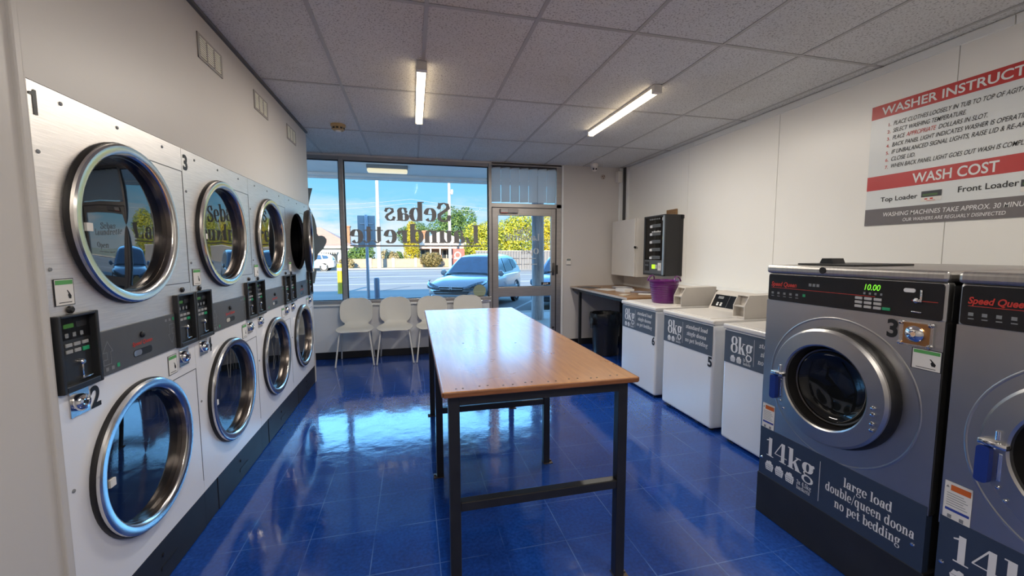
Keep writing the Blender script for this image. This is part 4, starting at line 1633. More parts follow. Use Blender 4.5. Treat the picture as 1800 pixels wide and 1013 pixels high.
# smoke detector
q = MB()
t = empty('smoke_detector', (-.735, 4.76, ZC))
tag(t, 'round tan smoke detector with black slots on the ceiling', 'smoke detector')
q.lathe([(.075, 0), (.075, -.02), (.066, -.026), (.062, -.052), (.050, -.062), (0, -.062)], (0, 0, 0), (0, 0, 1), 28)
q.build('body', TAN, t)
for k in range(10):
    q = MB()
    a = 2 * PI * k / 10
    q.box(-.012, .012, .0605, .0645, -.050, -.030)
    o = q.build('slot', PRINT_BLACK, t)
    o.rotation_euler = (0, 0, a)
q = MB()
q.lathe([(.030, 0), (.026, -.012), (0, -.014)], (0, 0, -.061), (0, 0, 1), 20)
q.build('sensing_cap', PAPER, t)

# wall vents above the dryers
def make_vent():
    t = empty('wall_vent', (0, 0, 0))
    q = MB()
    w, h = .300, .138
    for (y0, y1, z0, z1) in ((0, w, 0, .014), (0, w, h - .014, h), (0, .022, 0, h), (w - .022, w, 0, h), (.098, .112, 0, h), (.188, .202, 0, h)):
        q.box(0, .006, y0, y1, z0, z1, .001)
    q.build('frame', mat('vent_frame', (0.33, 0.31, 0.28), 0.5, noise=(10, .05)), t)
    q = MB()
    q.box(.0003, .001, .01, w - .01, .01, h - .01)
    q.build('backing', mat('vent_backing', (0.05, 0.048, 0.035), 0.6, noise=(12, .1)), t)
    for (y0, y1) in ((.024, .096), (.114, .186), (.204, .276)):
        for k in range(9):
            z = .018 + k * .0122
            q = MB()
            q.prism([(.001, z + .0015), (.0056, z + .002), (.0056, z + .0085), (.001, z + .007)], lambda u, v, d: (u, d, v), y0, y1)
            q.build('louvre', mat('vent_louvre', (0.92, 0.91, 0.76), 0.45, noise=(12, .03)), t)
    return t
v0 = make_vent()
for k, (y, lab) in enumerate(((2.708, 'white louvred wall vent nearest the camera, above dryers 1 and 3'),
                              (3.538, 'white louvred wall vent in the middle of the three above the dryers'),
                              (4.365, 'white louvred wall vent nearest the window'))):
    v = v0 if k == 0 else copy_tree(v0)
    v.location = (XL, y, 2.588)
    tag(v, lab, 'vent', 'louvred vents above the dryers')

# ------------------------------------------------------------------ instruction sign on the right wall
SG = empty('instruction_sign', (XR, 2.436, 1.694))
tag(SG, 'large red, white and grey washer instruction sign on the right wall', 'sign')
b = MB()
b.box(-.006, -.001, -1.40, 0, 0, .880, .001)
b.build('sign_board', SIGN_WHITE, SG)
O = (-.006, 0, 0)
for (z0, z1) in ((.784, .880), (.261, .364)):
    q = MB()
    flat_rect(q, 0, 1.40, z0, z1, O, NY, Zv, .0008)
    q.build('red_band', SIGN_RED, SG)
q = MB()
flat_rect(q, 0, 1.40, 0, .122, O, NY, Zv, .0008)
q.build('grey_band', SIGN_GREY, SG)
def sg(name, m, s, x, z, size, width=None, bold=.006, shear=0.0):
    q = MB()
    lettering(q, s, size, (O[0], -x, z), NY, Zv, 'L', bold=bold, shear=shear, width=width, lift=.0018)
    q.build(name, m, SG)
sg('white_heading', PRINT_WHITE, 'WASHER INSTRUCTIONS', .069, .803, .080, .915, bold=.018)
sg('white_heading', PRINT_WHITE, 'WASH COST', .292, .279, .092, .432, bold=.018)
sg('white_line', PRINT_WHITE, 'WASHING MACHINES TAKE APPROX. 30 MINUTES', .122, .062, .043, .775, bold=.006, shear=.12)
sg('white_line', PRINT_WHITE, 'OUR WASHERS ARE REGUARLY DISINFECTED', .250, .020, .032, .520, bold=.006, shear=.12)
lines = ['PLACE CLOTHES LOOSELY IN TUB TO TOP OF AGITATOR.', 'SELECT WASHING TEMPERATURE.', None, 'BACK PANEL LIGHT INDICATES WASHER IS OPERATING.',
         'IF UNBALANCED SIGNAL LIGHTS, RAISE LID & RE-ARRANGE', 'CLOSE LID.', 'WHEN BACK PANEL LIGHT GOES OUT WASH IS COMPLETE.']
CW = .0149
for k, s in enumerate(lines):
    z = .711 - .0503 * k
    if s:
        sg('instruction_line', PRINT_BLACK, s, .147, z, .041, CW * len(s), shear=.2)
    else:
        sg('instruction_line', PRINT_BLACK, 'PLACE', .147, z, .041, CW * 5, shear=.2)
        sg('red_word', PRINT_RED, 'APPROPRIATE', .147 + CW * 5.8, z, .041, CW * 11, shear=.2)
        sg('instruction_line', PRINT_BLACK, 'DOLLARS IN SLOT.', .147 + CW * 17.8, z, .041, CW * 16, shear=.2)
    sg('red_numeral', PRINT_RED, '%d.' % (k + 1), .112, z, .032, None, bold=.01)
sg('price_heading', PRINT_BLACK, 'Top Loader', .101, .172, .046, .228, bold=.012)
sg('price_heading', PRINT_BLACK, 'Front Loader', .540, .180, .052, .275, bold=.012)
for x in (.351, .822):
    q = MB()
    flat_rect(q, x, x + .111, .142, .212, O, NY, Zv, .0020)
    q.cur = 1
    flat_rect(q, x, x + .111, .172, .212, O, NY, Zv, .0026)
    q.cur = 2
    flat_rect(q, x + .02, x + .036, .155, .163, O, NY, Zv, .0026)
    flat_rect(q, x + .05, x + .066, .155, .165, O, NY, Zv, .0026)
    flat_rect(q, x + .03, x + .08, .146, .149, O, NY, Zv, .0026)
    q.cur = 3
    flat_rect(q, x + .008, x + .09, .180, .194, O, NY, Zv, .0032)
    q.build('card', [PAPER, PAPER_DARK, PRINT_RED, mat('dull_green', (0.07, 0.14, 0.05), 0.5)], SG)
q = MB()
for (y, z) in ((-.012, .873), (-.012, .012)):
    q.lathe([(.004, 0), (.003, .002), (0, .003)], (-.006, y, z), (-1, 0, 0), 8)
q.build('fixing_screws', PRINT_GREY, SG)
# ------------------------------------------------------------------ far right corner
# counter
t = empty('counter_table', (2.90, 5.22, 0))
tag(t, 'brown topped counter in the far corner beside washer 6, littered with leaflets', 'counter')
CX0, CX1, CY0, CY1 = -.45, .48, -.89, .895
CZ = .962
b = MB()
b.box(CX0, CX1, CY0, CY1, CZ - .028, CZ, .003)
co = b.build('counter_top', COUNTER_M, t)
q = MB()
q.box(CX0 - .004, CX0 + .001, CY0, CY1, CZ - .027, CZ - .001, .001)
q.build('pale_edge', mat('pale_laminate_edge', (0.62, 0.52, 0.42), 0.4, noise=(8, .05)), co)
for (x, y) in ((CX0 + .05, CY1 - .28), (CX0 + .05, CY0 + .05), (CX1 - .05, CY0 + .05), (CX1 - .05, CY1 - .05)):
    q = MB()
    q.box(x - .02, x + .02, y - .02, y + .02, 0, CZ - .028, .003)
    q.build('leg', BLACK_STEEL, t)
q = MB()
q.box(CX0 + .03, CX0 + .07, CY0 + .03, CY1 - .02, CZ - .07, CZ - .028, .002)
q.build('apron', BLACK_STEEL, t)

def leaflet(name, x, y, w, h, rz, thick, m, label, lz=None, extra=None):
    q = MB()
    q.box(-w / 2, w / 2, -h / 2, h / 2, 0, thick, min(.001, thick * .3))
    if extra:
        q.cur = 1
        q.box(-w * .4, w * .4, -h * .1, h * .35, thick, thick + .0004)
    o = q.build(name, [m] + ([extra] if extra else []))
    o.location = (x, y, CZ if lz is None else lz)
    o.rotation_euler = (0, 0, rz)
    tag(o, label, 'paper', 'leaflets and papers on the corner counter')
    return o
leaflet('magazine', 2.62, 5.78, .21, .29, .4, .006, PAPER_DARK, 'dark magazine lying flat at the far left corner of the counter')
leaflet('paper_sheet', 2.72, 5.38, .22, .30, .2, .003, PAPER, 'white sheets on the counter just behind the thick white box of leaflets')
leaflet('leaflet_stack', 2.82, 5.05, .15, .22, .1, .040, PAPER, 'thick white stack of leaflets in the middle of the counter')
leaflet('magazine', 2.98, 5.42, .22, .30, -.2, .03, mat('grey_cover', (0.35, 0.34, 0.37), 0.35, noise=(9, .2)), 'grey magazines stacked beneath the white wall cabinet', extra=PAPER)
leaflet('brochure', 2.98, 4.86, .20, .26, .5, .012, mat('dull_cover', (0.20, 0.19, 0.22), 0.3, noise=(9, .3)), 'dark glossy brochure on the counter under the vending machine', extra=mat('cover_lilac', (0.42, 0.38, 0.46), 0.4))
leaflet('envelope', 2.90, 4.62, .22, .11, -.6, .006, PAPER, 'white envelope on the counter nearest the purple bucket')
leaflet('card', 2.58, 4.62, .13, .09, .5, .008, mat('ivory_card', (0.60, 0.55, 0.45), 0.5), 'small ivory card near the front edge of the counter')

# wheelie-style tall bin with a black bag
t = empty('rubbish_bin', (2.735, 5.44, 0))
tag(t, 'round black rubbish bin lined with a black bag under the corner counter', 'bin')
q = MB()
q.lathe([(0, 0), (.165, 0), (.175, .01), (.205, .56), (.212, .60), (.205, .60), (.195, .56), (.165, .03), (0, .03)], (0, 0, 0), (0, 0, 1), 32)
q.build('bin_body', BIN_BLACK, t)
q = MB()
rnd = random.Random(11)
prof = [(.150, .30), (.192, .55), (.207, .612), (.220, .616), (.226, .59), (.222, .53), (.216, .47)]
n = 40
vs = []
for r_, z in prof:
    for k in range(n):
        j = .010 * math.sin(k * 1.7 + z * 9) + rnd.uniform(-.006, .006) if r_ > .2 else 0
        dz = (rnd.uniform(-.02, .012) if z < .5 else rnd.uniform(-.004, .004))
        a = 2 * PI * k / n
        vs.append(((r_ + j) * math.cos(a), (r_ + j) * math.sin(a), z + dz))
fs = [(i * n + k, i * n + (k + 1) % n, (i + 1) * n + (k + 1) % n, (i + 1) * n + k) for i in range(len(prof) - 1) for k in range(n)]
q.add(vs, fs, True)
q.build('bin_bag', BAG_BLACK, t)
q = MB()
q.prism([(-.235, .55), (-.245, .48), (-.240, .40), (-.225, .42), (-.222, .52)], lambda u, v, d: (u, d - .05, v), -.02, .05)
q.build('bag_tail', BAG_BLACK, t)

# purple flexible bucket on washer 6
t = empty('laundry_bucket', (2.67, 3.935, .9485))
tag(t, 'purple flexible plastic laundry bucket standing on washer 6', 'bucket')
t['label'] = 'purple flexible plastic laundry bucket with two handles standing on washer 6'
q = MB()
prof = [(0, 0), (.098, 0), (.104, .006)]
for k in range(8):
    z = .02 + k * .022
    r_ = .106 + .030 * z / .2
    prof += [(r_, z), (r_ + .003, z + .006), (r_ + .003, z + .012), (r_ + .001, z + .018)]
prof += [(.138, .212), (.145, .216), (.145, .224), (.136, .226), (.132, .21), (.10, .012), (0, .012)]
q.lathe(prof, (0, 0, 0), (0, 0, 1), 40)
q.build('bucket_body', PURPLE, t)
for s in (-1, 1):
    q = MB()
    q.tube([(.068 * math.cos(a), s * (.136 - .012 * math.sin(a)), .214 + .052 * math.sin(a)) for a in [PI * k / 10 for k in range(11)]], .007, 8)
    o = q.build('handle', PURPLE, t)
t.rotation_euler = (0, 0, .55)
t.scale = (1.12, 1.12, 1.10)

# white wall cabinet
t = empty('wall_cabinet', (XR, 5.30, 1.14))
tag(t, 'plain white metal wall cabinet beside the vending machine, its keys in the lock', 'cabinet')
b = MB()
b.box(-.265, 0, 0, .69, 0, .845, .004)
b.build('body', CAB_WHITE, t)
b = MB()
b.box(-.290, -.268, .004, .686, .004, .841, .004)
do = b.build('door', CAB_WHITE, t)
q = MB()
q.lathe([(.016, 0), (.014, .008), (0, .010)], (-.28, .004, .43), (0, -1, 0), 14)
q.tube([(-.25, -.008, .43), (-.26, -.025, .41), (-.30, -.03, .41), (-.315, -.02, .43), (-.30, -.015, .445), (-.26, -.012, .435)], .003, 6)
q.build('lock', PRINT_BLACK, do)

# vending machine for soap powder
t = empty('vending_machine', (XR, 4.61, 1.19))
tag(t, 'black wall mounted soap vending machine with coiled shelves and a green light', 'vending machine')
VW, VH, VD = .475, .79, .255
b = MB()
b.box(-VD, 0, 0, VW, 0, VH, .006)
b.box(-.03, .0, -.012, .0, VH - .05, VH - .004, .003)
b.build('body', CONTROL_B, t)
q = MB()
q.box(-VD - .02, -VD, 0, VW, 0, .018, .002)
q.box(-VD - .02, -VD, 0, VW, VH - .018, VH, .002)
q.box(-VD - .02, -VD, 0, .03, 0, VH, .002)
q.box(-VD - .02, -VD, VW - .03, VW, 0, VH, .002)
q.build('door_frame', mat('vending_frame', (0.03, 0.033, 0.038), 0.3, noise=(8, .1)), t)
q = MB()
q.box(-VD - .004, -VD - .001, .03, VW - .03, .018, VH - .018)
q.build('back_plate', CONTROL_B, t)
q = MB()
q.box(-VD - .0225, -VD - .004, .002, .040, .012, VH - .012, .004)
q.build('door_edge', mat('vending_edge_steel', (0.45, 0.48, 0.50), 0.3, 0.8, noise=(8, .08)), t)
q = MB()
q.box(-VD - .016, -VD - .001, .095, VW - .10, VH - .06, VH - .035)
q.cur = 1
for k in range(6):
    q.box(-VD - .0175, -VD - .016, .115 + .04 * k, .135 + .04 * k, VH - .056, VH - .038)
q.build('title_strip', [CONTROL_B, PRINT_GREY], t)
for k in range(5):
    z = VH - .155 - .104 * k
    q = MB()
    q.box(-VD - .014, -VD - .004, .10, VW - .17, z, z + .042, .002)
    q.cur = 1
    for j in range(6):
        q.box(-VD - .0155, -VD - .014, .11 + .03 * j, .125 + .03 * j, z + .010, z + .030, .0006)
    so = q.build('shelf', [mat('shelf_grey', (0.13, 0.14, 0.15), 0.4, noise=(10, .1)), BAND], t)
    q = MB()
    q.prism(rrect(.055, .034, .010, 3, VW - .165, z + .014), lambda u, v, d: (-VD - .004 - d, u, v), 0, .012)
    q.build('price_tag', PRINT_WHITE, so)
q = MB()
for j in range(5):
    q.box(-VD - .014, -VD - .005, .10 + .042 * j, .128 + .042 * j, VH - .225, VH - .205 + .006 * (j % 2), .002)
q.build('soap_packets', PRINT_WHITE, t)
q = MB()
q.box(-VD - .022, -VD - .004, .01, VW - .03, .022, .205, .004)
po = q.build('pay_panel', mat('pay_panel_grey', (0.12, 0.125, 0.13), 0.35, 0.3, noise=(8, .08)), t)
q = MB()
q.box(-VD - .026, -VD - .02, VW - .29, VW - .215, .09, .145, .002)
q.build('green_light', mat('lime_light', (0.3, 0.5, 0.02), 0.4, emit=(0.55, 1.0, 0.02), es=0.9), po)
q = MB()
q.box(-VD - .026, -VD - .02, VW - .15, VW - .05, .06, .18, .003)
q.cur = 1
lettering(q, 'PUSH', .028, (-VD - .026, VW - .062, .125), NY, Zv, bold=.02, width=.075)
q.build('push_flap', [CONTROL_B, PRINT_GREY], po)
q = MB()
for r_ in range(3):
    for k in range(2):
        q.box(-VD - .025, -VD - .02, VW - .312 - .02 * k, VW - .298 - .02 * k, .095 + .018 * r_, .108 + .018 * r_, .001)
q.build('keypad', PRINT_WHITE, po)
q = MB()
q.box(-VD - .025, -VD - .02, .055, .125, .07, .17, .002)
q.cur = 1
q.box(-VD - .026, -VD - .025, .085, .096, .10, .14)
q.build('coin_plate', [PAPER, PRINT_GREY], po)
q = MB()
q.box(-VD - .012, -VD - .010, .03, VW - .03, .205, VH - .018)
q.build('vending_glass', VEND_GLASS, t)
q = MB()
q.prism(rrect(.022, .04, .008, 3, .05, VH - .055), lambda u, v, d: (-VD - .012 - d, u, v), 0, .004)
q.cur = 1
q.prism(rrect(.02, .045, .004, 2, .042, VH - .30), lambda u, v, d: (-VD - .012 - d, u, v), 0, .003)
q.build('door_stickers', [PRINT_WHITE, mat('yellow_tag', (0.55, 0.45, 0.08), 0.5)], t)

# brown wooden board propped behind the vending machine top
b = MB()
b.box(-.03, -.004, 0, .21, 0, .10, .003)
o = b.build('wooden_box', BOX_WOOD)
o.location = (XR, 4.735, 1.965)
tag(o, 'brown wooden board behind the top of the vending machine', 'board')
# small switch panel on the wall beside the door
t = empty('wall_switch', (2.412, YB, 1.355))
tag(t, 'small white switch panel with a dark display on the wall right of the door', 'switch')
b = MB()
b.box(-.042, .042, -.022, -.001, -.055, .055, .006)
b.build('body', CAB_WHITE, t)
b = MB()
b.box(-.030, .030, -.0235, -.02, .015, .043, .001)
b.cur = 1
b.box(-.024, .024, -.0242, -.0232, .022, .036)
b.build('display', [CONTROL, mat('pale_lcd', (0.30, 0.36, 0.33), 0.3)], t)
b = MB()
b.box(-.036, .036, -.0232, -.02, -.052, -.046, .001)
b.build('lower_slot', PRINT_GREY, t)
# security camera
t = empty('security_camera', (2.745, 5.93, ZC))
tag(t, 'white twin lens security camera on the ceiling by the far wall', 'camera')
b = MB()
b.lathe([(0, -.001), (.062, -.001), (.064, -.03), (.050, -.055), (0, -.055)], (0, 0, 0), (0, 0, 1), 28)
b.build('base', CAB_WHITE, t)
b = MB()
prof = [(.048 * math.sin(PI * k / 12), .048 * -math.cos(PI * k / 12)) for k in range(13)]
b.lathe(prof, (0, -.012, -.070), (-.2, -.9, -.35), 24)
ball = b.build('head', CAB_WHITE, t)
ax = Vector((-.2, -.9, -.35)).normalized()
si = ax.cross(Vector((0, 0, 1))).normalized()
for s in (-1, 1):
    b = MB()
    b.lathe([(.015, 0), (.012, .004), (0, .004)], Vector((0, -.012, -.070)) + ax * .044 + si * .019 * s, ax, 14)
    b.build('lens', PRINT_BLACK, t)
# alarm sensors in the corner
t = empty('wall_sensor', (2.99, YB, 2.70))
tag(t, 'small tan round sensor on the far wall next to the security camera', 'sensor')
b = MB()
b.lathe([(.038, 0), (.036, .012), (.026, .020), (0, .022)], (0, 0, 0), (0, -1, 0), 20)
b.build('body', mat('pale_tan_plastic', (0.50, 0.42, 0.36), 0.5, noise=(10, .05)), t)
for (x, z) in ((-.016, .004), (.012, .012), (.0, -.02)):
    b = MB()
    b.lathe([(.009, 0), (.008, .002), (0, .002)], (x, -.020, z), (0, -1, 0), 10)
    b.build('sensor_hole', mat('dark_brown_hole', (0.05, 0.035, 0.03), 0.5), t)
t = empty('motion_detector', (3.245, 6.05, 2.70))
tag(t, 'white motion detector box high in the far right corner', 'sensor')
b = MB()
b.box(-.04, .04, -.03, .07, -.09, .09, .012, 3)
b.build('body', CAB_WHITE, t)
# crooked white clip on the ceiling tile
b = MB()
b.box(-.07, .0, -.008, .008, -.012, -.006, .002)
b.box(0, .07, -.004, .004, -.010, -.007, .001)
b.box(-.006, .006, -.006, .006, -.009, .0)
o = b.build('ceiling_clip', PAPER)
o.location = (2.60, 5.45, ZC)
o.rotation_euler = (0, 0, .3)
tag(o, 'small crooked white clip on the ceiling tile near the far right corner', 'clip')
# ------------------------------------------------------------------ the street outside
GZ = -.35
ASPHALT = mat('road_asphalt', (0.165, 0.155, 0.145), 0.85, noise=(.35, .18), bump=(30, .2), stretch=(.15, 1.6, 1))
CONCRETE = mat('footpath_concrete', (0.33, 0.33, 0.32), 0.85, noise=(1.5, .08), bump=(20, .1))
KERB_M = mat('kerb_concrete', (0.30, 0.285, 0.26), 0.85, noise=(3, .06))
LINE_W = mat('road_paint_white', (0.34, 0.33, 0.31), 0.7, noise=(5, .06))
DARK_STRIP = mat('tar_seam', (0.05, 0.05, 0.05), 0.7, noise=(5, .1))
b = MB()
b.box(-45, 45, 10.4, 48.5, GZ - .2, GZ)
struct(b.build('road', ASPHALT))
b = MB()
b.box(-45, 45, YB + .1, 10.2, -.3, -.06)
struct(b.build('footpath', CONCRETE))
b = MB()
b.box(-45, 45, 10.2, 10.42, -.5, -.05, .02)
struct(b.build('kerb', KERB_M))
b = MB()
b.box(-80, 80, 48.5, 140, GZ - .3, GZ + .10)
struct(b.build('verge', mat('dry_grass_verge', (0.22, 0.19, 0.10), 0.9, noise=(.8, .25), bump=(8, .4))))
b = MB()
b.box(-45, 45, 48.3, 48.6, GZ - .1, GZ + .13, .02)
struct(b.build('kerb_far', KERB_M))
b = MB()
b.box(-45, 45, 25.3, 25.65, GZ, GZ + .004)
b.box(-45, 45, 33.0, 33.3, GZ, GZ + .004)
b.box(-45, 45, 42.5, 43.4, GZ, GZ + .004)
struct(b.build('road_lines', LINE_W))
b = MB()
for (x, y) in ((3.72, 13.76), (.72, 13.76), (6.72, 13.76)):
    f_ = Vector((-.5, -.866, 0)); s_ = Vector((.866, -.5, 0))
    c = Vector((x, y, GZ))
    b.add([c + f_ * 2.6 + s_ * .05 + Vector((0, 0, .004)), c + f_ * 2.6 - s_ * .05 + Vector((0, 0, .004)), c - f_ * 2.4 - s_ * .05 + Vector((0, 0, .004)), c - f_ * 2.4 + s_ * .05 + Vector((0, 0, .004))], [(0, 1, 2, 3)])
struct(b.build('bay_lines', LINE_W))
b = MB()
for pts in ([(-9.5, 27.3), (-6.5, 29.2), (-3.4, 33.0), (-1.2, 37.5)], [(-1.5, 20.8), (-.7, 22.4), (-.2, 23.2)], [(-3.4, 30.5), (.6, 31.4)]):
    for i in range(len(pts) - 1):
        a = Vector((*pts[i], GZ + .005)); c = Vector((*pts[i + 1], GZ + .005))
        n_ = Vector((-(c - a).y, (c - a).x, 0)).normalized() * .07
        b.add([a + n_, a - n_, c - n_, c + n_], [(0, 1, 2, 3)])
struct(b.build('dark_strips', DARK_STRIP))  # thin dark strips lying along the road surface

# awning over the footpath
b = MB()
b.box(-14, 14, YB + .1, 10.2, 3.30, 3.36)
b.box(-14, 14, 10.12, 10.25, 3.20, 3.95, .01)  # unseen upper part of the fascia, raised to shade the street sign
b.box(-14, 14, 9.98, 10.12, 3.23, 3.30, .01)
b.box(-14, 14, YB + .1, 10.2, 3.36, 3.60)
o = b.build('awning', mat('awning_white', (0.82, 0.80, 0.78), 0.5, noise=(2, .03)))
tag(o, 'wide white street awning over the footpath, its soffit seen through the top of the window', 'awning')
t = empty('awning_light', (-.465, 9.0, 3.30))
tag(t, 'rectangular lit lamp under the street awning, seen through the big window', 'light')
b = MB()
b.box(-.41, .41, -.10, .10, -.075, 0, .01)
b.build('housing', mat('awning_lamp_body', (0.33, 0.32, 0.31), 0.5, noise=(5, .05)), t)
b = MB()
b.box(-.40, .40, -.095, .095, -.145, -.072, .03, 3)
b.build('diffuser', TUBE_OUT, t)
# timber post at the kerb
b = MB()
rnd = random.Random(5)
vs = []
n = 20
hs = [-.07, .15, .5, 1.0, 1.6, 2.2, 3.225]
for z in hs:
    for k in range(n):
        a = 2 * PI * k / n
        r_ = .138 + .006 * math.sin(3 * a + z * 2) + (.010 if z < .3 else 0) + rnd.uniform(-.003, .003)
        vs.append((r_ * math.cos(a), r_ * math.sin(a), z))
fs = [(i * n + k, i * n + (k + 1) % n, (i + 1) * n + (k + 1) % n, (i + 1) * n + k) for i in range(len(hs) - 1) for k in range(n)]
b.add(vs, fs, True)
o = b.build('timber_post', POST_WOOD)
o.location = (2.83, 9.10, 0)
tag(o, 'thick weathered grey timber veranda post outside the glass door', 'post')
# street sign seen from behind
t = empty('street_sign', (-1.37, 13.4, GZ))
tag(t, 'grey backed street sign on a thin pole outside the big window', 'sign')
b = MB()
b.cyl((0, 0, 0), (0, 0, 3.02), .045, n=14)
b.build('pole', mat('galvanised_pole', (0.30, 0.34, 0.40), 0.45, .6, noise=(6, .06)), t)
b = MB()
b.box(-.26, .26, .045, .055, 2.02, 3.0, .003)
b.build('sign_plate', mat('sign_back_grey', (0.26, 0.28, 0.30), 0.5, .3, noise=(5, .05)), t)
b = MB()
for z in (2.25, 2.75):
    b.box(-.20, .20, .03, .046, z - .02, z + .02, .003)
b.build('bracket', mat('sign_bracket', (0.38, 0.40, 0.43), 0.4, .7, noise=(8, .05)), t)
t = empty('bollard', (-1.13, 13.6, GZ))
tag(t, 'short dark grey bollard beside the street sign pole', 'bollard')
b = MB()
b.lathe([(.085, 0), (.085, 1.02), (.07, 1.06), (0, 1.07)], (0, 0, 0), (0, 0, 1), 20)
b.build('shaft', mat('bollard_grey', (0.17, 0.19, 0.24), 0.5, noise=(6, .06)), t)
b = MB()
b.lathe([(.0, .002), (.13, .002), (.13, .02), (.085, .03)], (0, 0, 0), (0, 0, 1), 20)
b.build('base_plate', mat('bollard_base', (0.12, 0.12, 0.13), 0.6), t)
t = empty('bollard', (-3.22, 19.9, GZ))
tag(t, 'bright yellow flexible bollard with a white band at the edge of the road', 'bollard')
b = MB()
b.lathe([(.15, 0), (.135, .25), (.135, 1.22), (.14, 1.3), (.12, 1.36), (0, 1.38)], (0, 0, 0), (0, 0, 1), 20)
b.build('shaft', mat('bollard_yellow', (0.50, 0.32, 0.01), 0.5, noise=(4, .06)), t)
b = MB()
b.lathe([(.139, 1.05), (.139, 1.18)], (0, 0, 0), (0, 0, 1), 20)
b.build('reflective_band', mat('band_white', (0.8, 0.78, 0.6), 0.4), t)

